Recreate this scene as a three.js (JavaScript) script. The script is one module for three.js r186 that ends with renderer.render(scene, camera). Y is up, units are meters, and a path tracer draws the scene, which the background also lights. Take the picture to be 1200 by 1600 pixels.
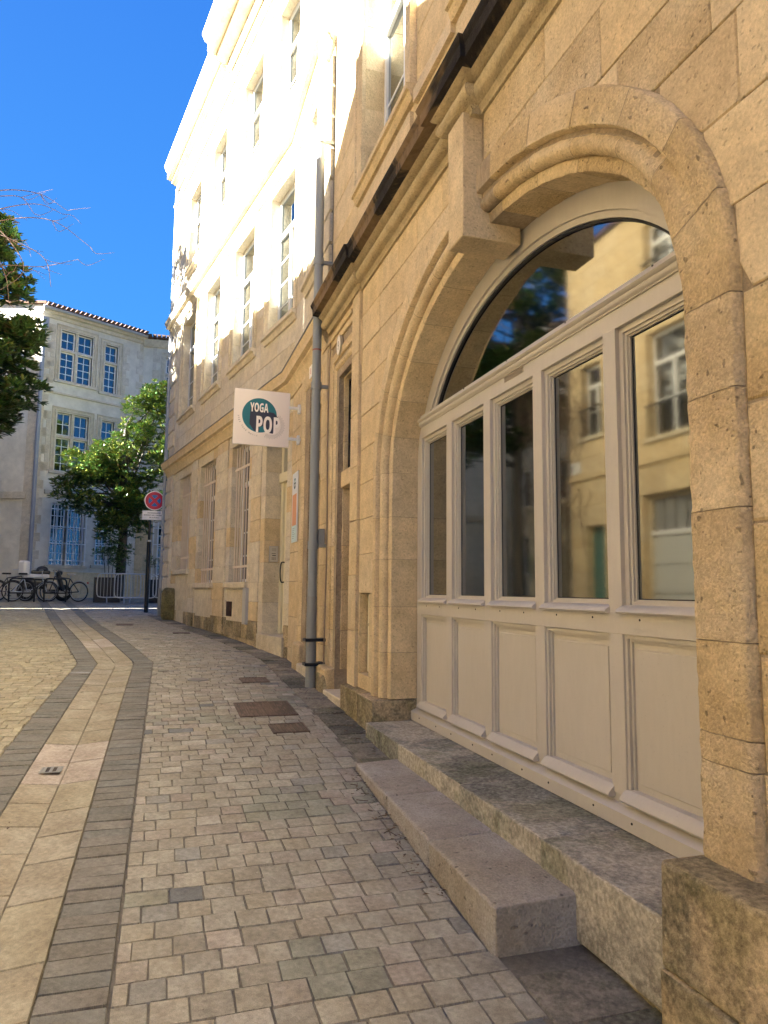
import * as THREE from 'three';
import { RoundedBoxGeometry } from 'three/addons/geometries/RoundedBoxGeometry.js';
import { mergeGeometries, toCreasedNormals } from 'three/addons/utils/BufferGeometryUtils.js';

// ---------- camera, sky, sun, exposure ----------
const scene = new THREE.Scene();
const camera = new THREE.PerspectiveCamera(71.075, 0.75, 0.05, 400);
camera.position.set(0, 1.6, 0);
camera.rotation.order = 'YXZ';
camera.rotation.set(0.10881, -0.3027, 0.0095);
scene.add(camera);

const SUN = new THREE.Vector3(-0.88, 0.46, 0.035).normalize();
const EXPOSURE = 15.5;
{
  const W = 512, H = 256, d = new Float32Array(W * H * 4), v = new THREE.Vector3();
  const hor = [0.085, 0.42, 0.95], zen = [0.010, 0.105, 0.56], K = 1 / 11.2;
  for (let j = 0; j < H; j++) for (let i = 0; i < W; i++) {
    const up = ((j + 0.5) / H - 0.5) * Math.PI, az = ((i + 0.5) / W - 0.5) * 2 * Math.PI;
    v.set(Math.cos(az) * Math.cos(up), Math.sin(up), Math.sin(az) * Math.cos(up));
    const t = Math.pow(Math.max(0, v.y), 0.7), cs = v.dot(SUN), ang = Math.acos(Math.min(1, Math.max(-1, cs)));
    const glow = 0.9 * Math.exp(-ang / 0.16) + 0.12 * Math.exp(-ang / 0.5), o = (j * W + i) * 4;
    const g = [1, 0.95, 0.86];
    for (let c = 0; c < 3; c++) d[o + c] = v.y < -0.02 ? [0.1, 0.1, 0.1][c] * K : (hor[c] + (zen[c] - hor[c]) * t + glow * g[c]) * K;
    d[o + 3] = 1;
  }
  const sky = new THREE.DataTexture(d, W, H, THREE.RGBAFormat, THREE.FloatType);
  sky.mapping = THREE.EquirectangularReflectionMapping; sky.magFilter = THREE.LinearFilter; sky.minFilter = THREE.LinearFilter; sky.needsUpdate = true;
  scene.background = sky; scene.environment = sky;
}
const sun = new THREE.DirectionalLight(new THREE.Color(1, 0.975, 0.90), 5);
sun.position.copy(SUN).multiplyScalar(60).add(new THREE.Vector3(0, 0, -15));
sun.target.position.set(0, 0, -15);
sun.castShadow = true; sun.shadow.mapSize.set(4096, 4096); sun.shadow.radius = 1;
Object.assign(sun.shadow.camera, { left: -40, right: 40, top: 40, bottom: -40, near: 1, far: 140 });
scene.add(sun, sun.target);

const renderer = new THREE.WebGLRenderer({ antialias: true });
renderer.toneMapping = THREE.LinearToneMapping;
renderer.toneMappingExposure = EXPOSURE;
renderer.shadowMap.enabled = true;

// ---------- helpers ----------
function rng(seed) { let a = seed >>> 0; return () => { a = (a + 0x6d2b79f5) | 0; let t = Math.imul(a ^ (a >>> 15), 1 | a); t = (t + Math.imul(t ^ (t >>> 7), 61 | t)) ^ t; return ((t ^ (t >>> 14)) >>> 0) / 4294967296; }; }
const R = rng(7);
const rr = (a, b) => a + (b - a) * R();
const lerp = (a, b, t) => a + (b - a) * t, clamp = (x, a = 0, b = 1) => Math.min(b, Math.max(a, x));
const sstep = (a, b, x) => { const t = clamp((x - a) / (b - a)); return t * t * (3 - 2 * t); };
const taken = {};
function numbered(n) { const k = taken[n] = (taken[n] ?? -1) + 1; return k ? n + '_' + String(k).padStart(3, '0') : n; }
const shadows = (o) => { o.castShadow = true; o.receiveShadow = true; return o; };
function part(parent, name, geo, mat) { const m = shadows(new THREE.Mesh(geo, mat)); m.name = name; parent.add(m); return m; }
function sub(parent, name) { const g = new THREE.Group(); g.name = name; parent.add(g); return g; }
function tag(o, label, category, group, kind) { if (label) o.userData.label = label; if (category) o.userData.category = category; if (group) o.userData.group = group; if (kind) o.userData.kind = kind; return o; }
function thing(name, label, category, pos = [0, 0, 0], turn = 0, group) { const g = sub(scene, numbered(name)); g.position.set(...pos); g.rotation.y = turn; return tag(g, label, category, group); }
function struct(o, name) { o.name = name; o.userData.kind = 'structure'; return o; }

const box = (a, b, y0, y1, w0, w1, r = 0.004) => {
  const g = r > 0 ? new RoundedBoxGeometry(b - a, y1 - y0, w1 - w0, 1, Math.min(r, (b - a) / 2.2, (y1 - y0) / 2.2, (w1 - w0) / 2.2)) : new THREE.BoxGeometry(b - a, y1 - y0, w1 - w0);
  g.translate((a + b) / 2, (y0 + y1) / 2, (w0 + w1) / 2); return boxUV(g);
};
// texture coordinates in metres from the dominant axis of each face
function boxUV(g, du = R() * 5, dv = R() * 5) {
  const p = g.attributes.position, n = g.attributes.normal, uv = new Float32Array(p.count * 2);
  for (let i = 0; i < p.count; i++) {
    const x = Math.abs(n.getX(i)), y = Math.abs(n.getY(i)), z = Math.abs(n.getZ(i));
    const [a, b] = z >= x && z >= y ? [p.getX(i), p.getY(i)] : x >= y ? [p.getZ(i), p.getY(i)] : [p.getX(i), p.getZ(i)];
    uv[i * 2] = a + du; uv[i * 2 + 1] = b + dv;
  }
  return g.setAttribute('uv', new THREE.BufferAttribute(uv, 2));
}
const flat = (g) => { const q = g.index ? g.toNonIndexed() : g; q.computeVertexNormals(); return q; };
function merge(list) { return mergeGeometries(list.map((g) => { const q = g.index ? g.toNonIndexed() : g; for (const k of Object.keys(q.attributes)) if (!['position', 'normal', 'uv', 'color'].includes(k)) q.deleteAttribute(k); if (!q.attributes.uv) boxUV(q); return q; })); }
function tint(g, r, gg, b) { const n = g.attributes.position.count, c = new Float32Array(n * 3); for (let i = 0; i < n; i++) c.set([r, gg, b], i * 3); return g.setAttribute('color', new THREE.BufferAttribute(c, 3)); }
// tube through points (arrays), radius may taper
function tube(pts, r0, r1 = r0, seg = 6, rad = 6, closed = false) {
  const c = new THREE.CatmullRomCurve3(pts.map((p) => new THREE.Vector3(...p)), closed);
  const n = Math.max(2, seg * (pts.length - 1)), g = new THREE.TubeGeometry(c, n, 1, rad, closed), p = g.attributes.position, P = new THREE.Vector3();
  for (let i = 0; i <= n; i++) { c.getPointAt(i / n, P); const r = lerp(r0, r1, i / n); for (let j = 0; j <= rad; j++) { const k = i * (rad + 1) + j; p.setXYZ(k, P.x + (p.getX(k) - P.x) * r, P.y + (p.getY(k) - P.y) * r, P.z + (p.getZ(k) - P.z) * r); } }
  return g;
}
function rod(a, b, r, rad = 8) { const A = new THREE.Vector3(...a), B = new THREE.Vector3(...b), L = A.distanceTo(B), g = new THREE.CylinderGeometry(r, r, L, rad); g.translate(0, L / 2, 0); g.applyQuaternion(new THREE.Quaternion().setFromUnitVectors(new THREE.Vector3(0, 1, 0), B.sub(A).normalize())); g.translate(...a); return g; }
// chamfered stone with any outline: front ring at w = 0, sides to w = -d
function stoneGeo(poly, d, c = 0.005) {
  const n = poly.length, inn = [], pos = [], uv = [], du = R() * 7, dv = R() * 7;
  for (let i = 0; i < n; i++) {
    const a = poly[(i + n - 1) % n], b = poly[i], e = poly[(i + 1) % n];
    let x1 = b[0] - a[0], y1 = b[1] - a[1], x2 = e[0] - b[0], y2 = e[1] - b[1]; const l1 = Math.hypot(x1, y1) || 1, l2 = Math.hypot(x2, y2) || 1;
    const n1 = [-y1 / l1, x1 / l1], n2 = [-y2 / l2, x2 / l2], k = c / Math.max(0.35, 1 + n1[0] * n2[0] + n1[1] * n2[1]);
    inn.push([b[0] + (n1[0] + n2[0]) * k, b[1] + (n1[1] + n2[1]) * k]);
  }
  const put = (p, w, o) => { pos.push(p[0], p[1], w); uv.push(p[0] + du + (o || 0), p[1] + dv + (o || 0) * 0.7); };
  for (const t of THREE.ShapeUtils.triangulateShape(inn.map((p) => new THREE.Vector2(...p)), [])) for (const k of t) put(inn[k], 0);
  const quad = (a, b, e, f, wa, we) => { put(a, wa); put(e, we, wa - we); put(b, wa); put(b, wa); put(e, we, wa - we); put(f, we, wa - we); };
  for (let i = 0; i < n; i++) { const j = (i + 1) % n; quad(inn[i], inn[j], poly[i], poly[j], 0, -c); quad(poly[i], poly[j], poly[i], poly[j], -c, -d); }
  const g = new THREE.BufferGeometry();
  g.setAttribute('position', new THREE.Float32BufferAttribute(pos, 3)); g.setAttribute('uv', new THREE.Float32BufferAttribute(uv, 2)); g.computeVertexNormals();
  return g;
}
const jr4 = () => (R() - 0.5) * 0.005;
const rectJ = (a, b, y0, y1) => [[a, y0], [b, y0], [b, y1], [a, y1]].map(([x, y]) => [x + jr4(), y + jr4()]);
const rect = (a, b, y0, y1) => [[a, y0], [b, y0], [b, y1], [a, y1]];
// profile [[w, y] ...] swept along a plan path [[x, z] ...]; w goes out along the left-hand normal turned to the given side
function sweep(profile, path, side = 1, caps = true) {
  const n = path.length, m = profile.length, rows = [], pos = [], uv = [];
  for (let i = 0; i < n; i++) {
    const d = (a, b) => { const x = b[0] - a[0], z = b[1] - a[1], l = Math.hypot(x, z); return [x / l, z / l]; };
    const d1 = i ? d(path[i - 1], path[i]) : d(path[0], path[1]), d2 = i < n - 1 ? d(path[i], path[i + 1]) : d1;
    const n1 = [d1[1] * side, -d1[0] * side], n2 = [d2[1] * side, -d2[0] * side], k = 1 / (1 + n1[0] * n2[0] + n1[1] * n2[1]);
    rows.push(profile.map(([w, y]) => [path[i][0] + (n1[0] + n2[0]) * k * w, y, path[i][1] + (n1[1] + n2[1]) * k * w]));
  }
  let len = 0; const cum = [0]; for (let j = 1; j < m; j++) cum.push(cum[j - 1] + Math.hypot(profile[j][0] - profile[j - 1][0], profile[j][1] - profile[j - 1][1]));
  for (let i = 0; i < n - 1; i++) {
    const L = Math.hypot(path[i + 1][0] - path[i][0], path[i + 1][1] - path[i][1]);
    for (let j = 0; j < m - 1; j++) {
      const a = rows[i][j], b = rows[i + 1][j], c = rows[i + 1][j + 1], e = rows[i][j + 1], q = (p, u, v) => { pos.push(...p); uv.push(u, v); };
      q(a, len, cum[j]); q(b, len + L, cum[j]); q(c, len + L, cum[j + 1]); q(a, len, cum[j]); q(c, len + L, cum[j + 1]); q(e, len, cum[j + 1]);
    }
    len += L;
  }
  if (caps) for (const i of [0, n - 1]) for (const t of THREE.ShapeUtils.triangulateShape(profile.map((p) => new THREE.Vector2(...p)), [])) for (const k of t) { pos.push(...rows[i][k]); uv.push(profile[k][0], profile[k][1]); }
  const g = new THREE.BufferGeometry();
  g.setAttribute('position', new THREE.Float32BufferAttribute(pos, 3)); g.setAttribute('uv', new THREE.Float32BufferAttribute(uv, 2)); g.computeVertexNormals();
  return toCreasedNormals(g, 0.7);
}
// straight moulding along u on a facade group (local x = u, z = outwards)
const mould = (parent, name, profile, u0, u1, mat) => part(parent, name, sweep(profile, [[u0, 0], [u1, 0]], -1), mat);
function ring(u0, u1, y0, y1, t, w0, w1, tb = t) { // rectangular frame of thickness t
  const s = new THREE.Shape([[u0, y0], [u1, y0], [u1, y1], [u0, y1]].map((p) => new THREE.Vector2(...p)));
  s.holes.push(new THREE.Path([[u0 + t, y0 + tb], [u0 + t, y1 - t], [u1 - t, y1 - t], [u1 - t, y0 + tb]].map((p) => new THREE.Vector2(...p))));
  const g = new THREE.ExtrudeGeometry(s, { depth: w1 - w0, bevelEnabled: false }); g.translate(0, 0, w0); return g;
}
function shapeHoles(outer, holes, w0, w1) {
  const V = (l) => l.map((p) => new THREE.Vector2(...p)), s = new THREE.Shape(V(outer)); for (const h of holes) s.holes.push(new THREE.Path(V(h)));
  const g = new THREE.ExtrudeGeometry(s, { depth: w1 - w0, bevelEnabled: false }); g.translate(0, 0, w0); return g;
}

// ---------- procedural textures ----------
const hash = (x, y, s) => { let h = Math.imul(x, 374761393) ^ Math.imul(y, 668265263) ^ Math.imul(s, 1442695041); h = Math.imul(h ^ (h >>> 13), 1274126177); return ((h ^ (h >>> 16)) >>> 0) / 4294967296; };
function vn(x, y, p, s) { const xi = Math.floor(x), yi = Math.floor(y), fx = x - xi, fy = y - yi, u = fx * fx * (3 - 2 * fx), v = fy * fy * (3 - 2 * fy), m = (a) => ((a % p) + p) % p; const a = hash(m(xi), m(yi), s), b = hash(m(xi + 1), m(yi), s), c = hash(m(xi), m(yi + 1), s), d = hash(m(xi + 1), m(yi + 1), s); return a + (b - a) * u + (c - a) * v + (a - b - c + d) * u * v; }
function fbm(x, y, p, oct, s) { let t = 0, a = 0.5, n = 0; for (let i = 0; i < oct; i++) { t += a * vn(x * p, y * p, p, s + i); n += a; a *= 0.5; p *= 2; } return t / n; } // tileable on [0,1)
function makeTex(n, metres, fn, srgb) {
  const d = new Uint8Array(n * n * 4);
  for (let j = 0; j < n; j++) for (let i = 0; i < n; i++) { const c = fn(i / n, j / n), o = (j * n + i) * 4; d[o] = clamp(c[0]) * 255; d[o + 1] = clamp(c[1]) * 255; d[o + 2] = clamp(c[2]) * 255; d[o + 3] = 255; }
  const t = new THREE.DataTexture(d, n, n); t.wrapS = t.wrapT = THREE.RepeatWrapping; t.magFilter = THREE.LinearFilter; t.minFilter = THREE.LinearMipmapLinearFilter; t.generateMipmaps = true;
  t.repeat.set(1 / metres, 1 / metres); if (srgb) t.colorSpace = THREE.SRGBColorSpace; t.needsUpdate = true; return t;
}
const g3 = (v) => [v, v, v];
// 3D value noise for eroded edges
function n3(x, y, z, s) { const zi = Math.floor(z), f = z - zi, u = f * f * (3 - 2 * f); return lerp(vn(x + zi * 17.3, y, 4096, s), vn(x + (zi + 1) * 17.3, y, 4096, s), u); }

const px = (x, n) => x * n | 0;
const stoneMap = makeTex(1024, 1.9, (x, y) => {
  const a = fbm(x, y, 3, 4, 11) - 0.5, b = fbm(x, y, 20, 5, 12) - 0.5, f = hash(px(x, 1024), px(y, 1024), 5) - 0.5, h2 = fbm(x, y, 170, 2, 16) - 0.5, pit = sstep(0.76, 0.86, fbm(x, y, 130, 2, 14)), lay = fbm(x * 0.5, y, 24, 3, 17) - 0.5;
  const v = 0.865 + a * 0.13 + b * 0.13 + f * 0.1 + h2 * 0.14 + lay * 0.05 - pit * 0.13;
  return [v, v * (0.985 + a * 0.05), v * (0.965 + a * 0.13)];
}, true);
const stoneBump = makeTex(1024, 1.9, (x, y) => g3(0.55 + (fbm(x, y, 60, 3, 12) - 0.5) * 0.45 + (fbm(x, y, 170, 2, 16) - 0.5) * 0.5 + (hash(px(x, 1024), px(y, 1024), 5) - 0.5) * 0.2 - 0.35 * sstep(0.76, 0.86, fbm(x, y, 130, 2, 14))));
const roughMap = makeTex(1024, 0.9, (x, y) => {
  const a = fbm(x, y, 3, 4, 21) - 0.5, b = fbm(x, y, 24, 4, 22) - 0.5, f = hash(px(x, 1024), px(y, 1024), 6) - 0.5, h2 = fbm(x, y, 110, 3, 23) - 0.5, hole = sstep(0.80, 0.86, fbm(x, y, 34, 2, 24));
  const v = 0.85 + a * 0.14 + b * 0.12 + f * 0.12 + h2 * 0.22 - hole * 0.2; return [v, v * (0.985 + a * 0.05), v * (0.96 + a * 0.14)];
}, true);
const roughBump = makeTex(1024, 0.9, (x, y) => { const w = sstep(0.35, 0.7, fbm(x, y, 3, 3, 26)); return g3(0.6 + (fbm(x, y, 50, 3, 22) - 0.5) * 0.5 + (fbm(x, y, 110, 3, 23) - 0.5) * (0.5 + 0.6 * w) + (hash(px(x, 1024), px(y, 1024), 6) - 0.5) * 0.25 - 0.5 * sstep(0.80, 0.86, fbm(x, y, 34, 2, 24))); });
const renderMap = makeTex(512, 5.3, (x, y) => { const a = fbm(x, y, 3, 5, 71) - 0.5, b = fbm(x, y, 30, 4, 72) - 0.5, f = hash(px(x, 512), px(y, 512), 13) - 0.5, run = fbm(x, y * 0.25, 16, 3, 73) - 0.5, v = 0.88 + a * 0.1 + b * 0.12 + f * 0.05 + run * 0.08; return [v, v * (0.99 + a * 0.03), v * (0.97 + a * 0.08)]; }, true);
const grainMap = makeTex(512, 0.7, (x, y) => { const a = fbm(x, y, 4, 4, 31) - 0.5, b = fbm(x, y, 40, 3, 32) - 0.5, f = hash(x * 512 | 0, y * 512 | 0, 7) - 0.5, sp = hash(x * 512 | 0, y * 512 | 0, 8) > 0.985 ? 0.12 : 0; const v = 0.82 + a * 0.22 + b * 0.22 + f * 0.2 + sp; return [v, v * (1 + a * 0.04), v * (1 + a * 0.08)]; }, true);
const grainBump = makeTex(512, 0.7, (x, y) => g3(0.5 + (fbm(x, y, 50, 3, 32) - 0.5) * 0.7 + (hash(x * 512 | 0, y * 512 | 0, 7) - 0.5) * 0.35));
const paintMap = makeTex(512, 1.7, (x, y) => { const a = fbm(x, y, 4, 4, 81) - 0.5, b = fbm(x, y * 0.2, 80, 3, 82) - 0.5, f = hash(px(x, 512), px(y, 512), 15) - 0.5, sp = hash(px(x, 512), px(y, 512), 16) > 0.9985 ? -0.12 : 0, v = 0.955 + a * 0.035 + b * 0.03 + f * 0.015 + sp; return [v, v * 0.998, v * (0.994 + a * 0.02)]; }, true);
// mould, moss and dirt with outlines of their own
const mossMap = makeTex(1024, 2.3, (x, y) => {
  const a = fbm(x, y, 3, 6, 41), b = fbm(x, y, 22, 5, 42) - 0.5, fn = fbm(x, y, 150, 3, 45) - 0.5, m = sstep(0.46, 0.58, a + b * 0.35), g = sstep(0.54, 0.68, fbm(x, y, 6, 6, 43) + b * 0.25), f = (hash(x * 1024 | 0, y * 1024 | 0, 9) - 0.5) * 0.16, sp = sstep(0.64, 0.72, fbm(x, y, 90, 2, 44));
  const v = 0.84 + b * 0.3 + fn * 0.4 + f; let c = [v, v * 0.965, v * 0.9]; c = c.map((q, i) => lerp(q, [0.56, 0.565, 0.54][i] + b * 0.35 + fn * 0.45 + f, m * 0.75)); c = c.map((q, i) => lerp(q, [0.46, 0.47, 0.34][i] + b * 0.3 + fn * 0.3 + f, g * 0.36)); return c.map((q) => q - sp * 0.02);
}, true);
const crustMap = makeTex(1024, 1.6, (x, y) => { // black crust of the cornice, bare stone where rain has run
  const a = fbm(x, y, 4, 5, 51), b = fbm(x * 1, y, 28, 3, 52) - 0.5, f = (hash(x * 1024 | 0, y * 1024 | 0, 10) - 0.5) * 0.08, m = sstep(0.36, 0.62, a + b * 0.4);
  return [0, 1, 2].map((i) => lerp([0.72, 0.62, 0.48][i], [0.2, 0.18, 0.16][i], m) + b * 0.2 + f);
}, true);
const rustMap = makeTex(512, 0.6, (x, y) => { const a = fbm(x, y, 6, 4, 61) - 0.5, f = hash(x * 512 | 0, y * 512 | 0, 12) - 0.5; const v = 0.7 + a * 0.5 + f * 0.12; return [v, v * 0.9, v * 0.84]; }, true);

const std = (r, g, b, o = {}) => { const m = new THREE.MeshStandardMaterial({ roughness: 0.9, ...o }); m.color.setRGB(r, g, b); return m; };
const tones = (r, g, b, k, spread, warm, o) => { const q = rng(k.length ? 3 : k * 31 + 5), l = []; for (let i = 0; i < k; i++) { const v = 1 + (q() - 0.5) * spread, w = (q() - 0.5) * warm; l.push(std(r * v * (1 + w * 0.3), g * v, b * v * (1 - w), o)); } return l; };
const LIME = { map: stoneMap, bumpMap: stoneBump, bumpScale: 0.004, roughness: 0.95 };
const M = {
  lime: tones(0.86, 0.685, 0.41, 8, 0.15, 0.2, LIME),
  limeRough: tones(0.85, 0.665, 0.39, 6, 0.14, 0.2, { map: roughMap, bumpMap: roughBump, bumpScale: 0.008, roughness: 1 }),
  limePale: tones(0.86, 0.775, 0.59, 6, 0.1, 0.16, LIME),
  limeGrey: tones(0.80, 0.735, 0.60, 6, 0.12, 0.14, LIME),
  mortar: std(0.52, 0.40, 0.26, { map: grainMap, bumpMap: grainBump, bumpScale: 0.003 }),
  mortarGrey: std(0.45, 0.39, 0.30, { map: grainMap, bumpMap: grainBump, bumpScale: 0.003 }),
  mossy: tones(0.74, 0.60, 0.38, 3, 0.1, 0.15, { map: mossMap, bumpMap: roughBump, bumpScale: 0.006, roughness: 1 }),
  crust: std(0.62, 0.53, 0.42, { map: crustMap, bumpMap: roughBump, bumpScale: 0.008, roughness: 1 }),
  greySlab: std(0.60, 0.585, 0.53, { map: mossMap, bumpMap: roughBump, bumpScale: 0.006 }),
  stepTop: tones(0.52, 0.475, 0.41, 3, 0.08, 0.1, { map: roughMap, bumpMap: roughBump, bumpScale: 0.008 }),
  wood: std(0.565, 0.52, 0.45, { roughness: 0.42, map: paintMap, bumpMap: grainBump, bumpScale: 0.0005 }),
  cream: std(0.70, 0.63, 0.43, { roughness: 0.5 }),
  white: std(0.78, 0.78, 0.76, { roughness: 0.4 }),
  whiteBar: std(0.66, 0.55, 0.43, { roughness: 0.5 }),
  zinc: std(0.25, 0.27, 0.28, { roughness: 0.5, metalness: 0.1 }),
  pipeGrey: std(0.24, 0.245, 0.24, { roughness: 0.6, metalness: 0.1 }),
  pipeBlue: std(0.27, 0.30, 0.36, { roughness: 0.5 }),
  iron: std(0.018, 0.018, 0.02, { roughness: 0.45, metalness: 0.3 }),
  galv: std(0.48, 0.49, 0.50, { roughness: 0.4, metalness: 0.7 }),
  dark: std(0.02, 0.02, 0.022, { roughness: 0.8 }),
  paleRender: tones(0.84, 0.80, 0.70, 4, 0.06, 0.08, { map: renderMap, bumpMap: grainBump, bumpScale: 0.003 }),
  plaster: std(0.7, 0.66, 0.58, { map: grainMap }),
  glassDoor: std(0.30, 0.31, 0.305, { metalness: 1, roughness: 0.045, bumpMap: renderMap, bumpScale: 0.00015 }),
  glassFar: std(0.15, 0.155, 0.16, { metalness: 1, roughness: 0.05 }),
  frameGrey: std(0.60, 0.60, 0.58, { roughness: 0.45 }),
  glassUp: std(0.22, 0.24, 0.235, { metalness: 1, roughness: 0.04 }),
  pane: new THREE.MeshPhysicalMaterial({ transmission: 1, thickness: 0, roughness: 0.02, ior: 1.6, color: 0xf4f8f4 }),
  curtain: std(0.30, 0.33, 0.28, { roughness: 1 }),
  tile: tones(0.24, 0.14, 0.10, 4, 0.4, 0.3, { map: grainMap, roughness: 0.95 }),
  slate: std(0.09, 0.095, 0.11, { roughness: 0.7 }),
};
const pick = (l) => l[Math.floor(R() * l.length)];
// ---------- ground ----------
const GS = [-9, 0, 2.8, 5, 7.5, 9, 11.2, 13, 16, 18, 20.3, 28, 36, 90], GYV = [-0.45, 0, 0.15, 0.31, 0.44, 0.5, 0.57, 0.66, 0.73, 0.77, 0.87, 1.15, 1.25, 1.25];
const glin = (s) => { if (s <= GS[0]) return GYV[0]; for (let i = 1; i < GS.length; i++) if (s <= GS[i]) return lerp(GYV[i - 1], GYV[i], (s - GS[i - 1]) / (GS[i] - GS[i - 1])); return 1.25; };
const gy = (z) => { let t = 0; for (let k = -2; k <= 2; k++) t += glin(-z + k * 0.5); return t / 5; };
const gutterX = (z) => (-z < 10.8 ? -0.62 + 0.0095 * -z : -0.5174 - 0.176 * (-z - 10.8));
const wallX = (z) => (-z < 10.9 ? 1.9 : 1.9 - 0.1864 * (-z - 10.9));
const street = struct(new THREE.Group(), 'street'); scene.add(street);
{ // sand bed under the paving, out to the far edge of the square and beyond
  const nx = 40, nz = 110, g = new THREE.PlaneGeometry(120, 150, nx, nz); g.rotateX(-Math.PI / 2); g.translate(0, 0, -60);
  const p = g.attributes.position, uv = g.attributes.uv; for (let i = 0; i < p.count; i++) { const x = p.getX(i), z = p.getZ(i); p.setY(i, gy(z) - 0.05); uv.setXY(i, x, z); } g.computeVertexNormals();
  const m = shadows(new THREE.Mesh(g, std(0.16, 0.14, 0.11, { map: grainMap, bumpMap: grainBump, bumpScale: 0.004 }))); struct(m, 'ground'); scene.add(m);
  const b = new THREE.PlaneGeometry(16, 40, 32, 160); b.rotateX(-Math.PI / 2); b.translate(-2, 0, -17); const q = b.attributes.position, w = b.attributes.uv;
  for (let i = 0; i < q.count; i++) { const x = q.getX(i), z = q.getZ(i), d = Math.abs(x - gutterX(z)); q.setY(i, gy(z) - 0.0095 - 0.03 * clamp(1 - d / 0.5)); w.setXY(i, x, z); } b.computeVertexNormals();
  part(street, 'joint_sand', b, std(0.22, 0.20, 0.165, { map: grainMap, bumpMap: grainBump, bumpScale: 0.004 }));
}
// one paving piece: four plan corners, top slightly uneven
function paverGeo(c, h = gy, drop = 0.013, e = 0.0032, rough = 0.0028) {
  const cx = (c[0][0] + c[2][0]) / 2, cz = (c[0][1] + c[2][1]) / 2, dy = rr(-rough, rough), tx = rr(-1, 1) * rough * 6, tz = rr(-1, 1) * rough * 6, du = R() * 3, dv = R() * 3, pos = [], uv = [];
  const top = c.map(([x, z]) => { const l = Math.hypot(x - cx, z - cz), k = 1 - e * 1.4 / l; const X = cx + (x - cx) * k, Z = cz + (z - cz) * k; return [X, h(Z, X) + dy + tx * (X - cx) + tz * (Z - cz), Z]; });
  const low = c.map(([x, z]) => [x, h(z, x) - drop, z]);
  const put = (p) => { pos.push(...p); uv.push(p[0] + du, p[2] + dv); };
  for (const k of [0, 1, 2, 0, 2, 3]) put(top[k]);
  for (let i = 0; i < 4; i++) { const j = (i + 1) % 4; for (const p of [top[i], low[i], top[j], top[j], low[i], low[j]]) put(p); }
  const g = new THREE.BufferGeometry(); g.setAttribute('position', new THREE.Float32BufferAttribute(pos, 3)); g.setAttribute('uv', new THREE.Float32BufferAttribute(uv, 2)); g.computeVertexNormals(); return g;
}
const quadXZ = (x0, x1, z0, z1) => [[x0, z0], [x0, z1], [x1, z1], [x1, z0]].map(([x, z]) => [x + rr(-0.003, 0.003), z + rr(-0.003, 0.003)]); // z0 is nearer 0, z1 farther: counter-clockwise from above when z1 > z0
const GR = { map: grainMap, bumpMap: grainBump, bumpScale: 0.003, roughness: 0.88 };
const paverTints = [[0.43, 0.40, 0.325], [0.41, 0.385, 0.32], [0.445, 0.41, 0.325], [0.425, 0.40, 0.335], [0.40, 0.375, 0.315], [0.455, 0.42, 0.345], [0.44, 0.40, 0.34], [0.51, 0.475, 0.41], [0.455, 0.405, 0.35], [0.21, 0.22, 0.225], [0.35, 0.345, 0.315], [0.365, 0.365, 0.295], [0.335, 0.34, 0.28]];
const paverMats = paverTints.map((c) => std(...c, GR));
const pickTint = (x, z) => { const r = R(), damp = x === undefined ? 0 : vn(x * 1.7 + 40, z * 1.7 + 90, 512, 91) + sstep(0.6, 1.5, x) * 0.22 - sstep(3.5, 9, -z) * 0.35; if (r > 0.2 && damp > 0.55 + R() * 0.22) return 11 + Math.floor(R() * 2); return r < 0.016 ? 9 : r < 0.06 ? 7 : r < 0.11 ? 8 : r < 0.15 ? 10 : Math.floor(R() * 7); };
const stuffMat = std(1, 1, 1, { ...GR, vertexColors: true });
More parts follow.
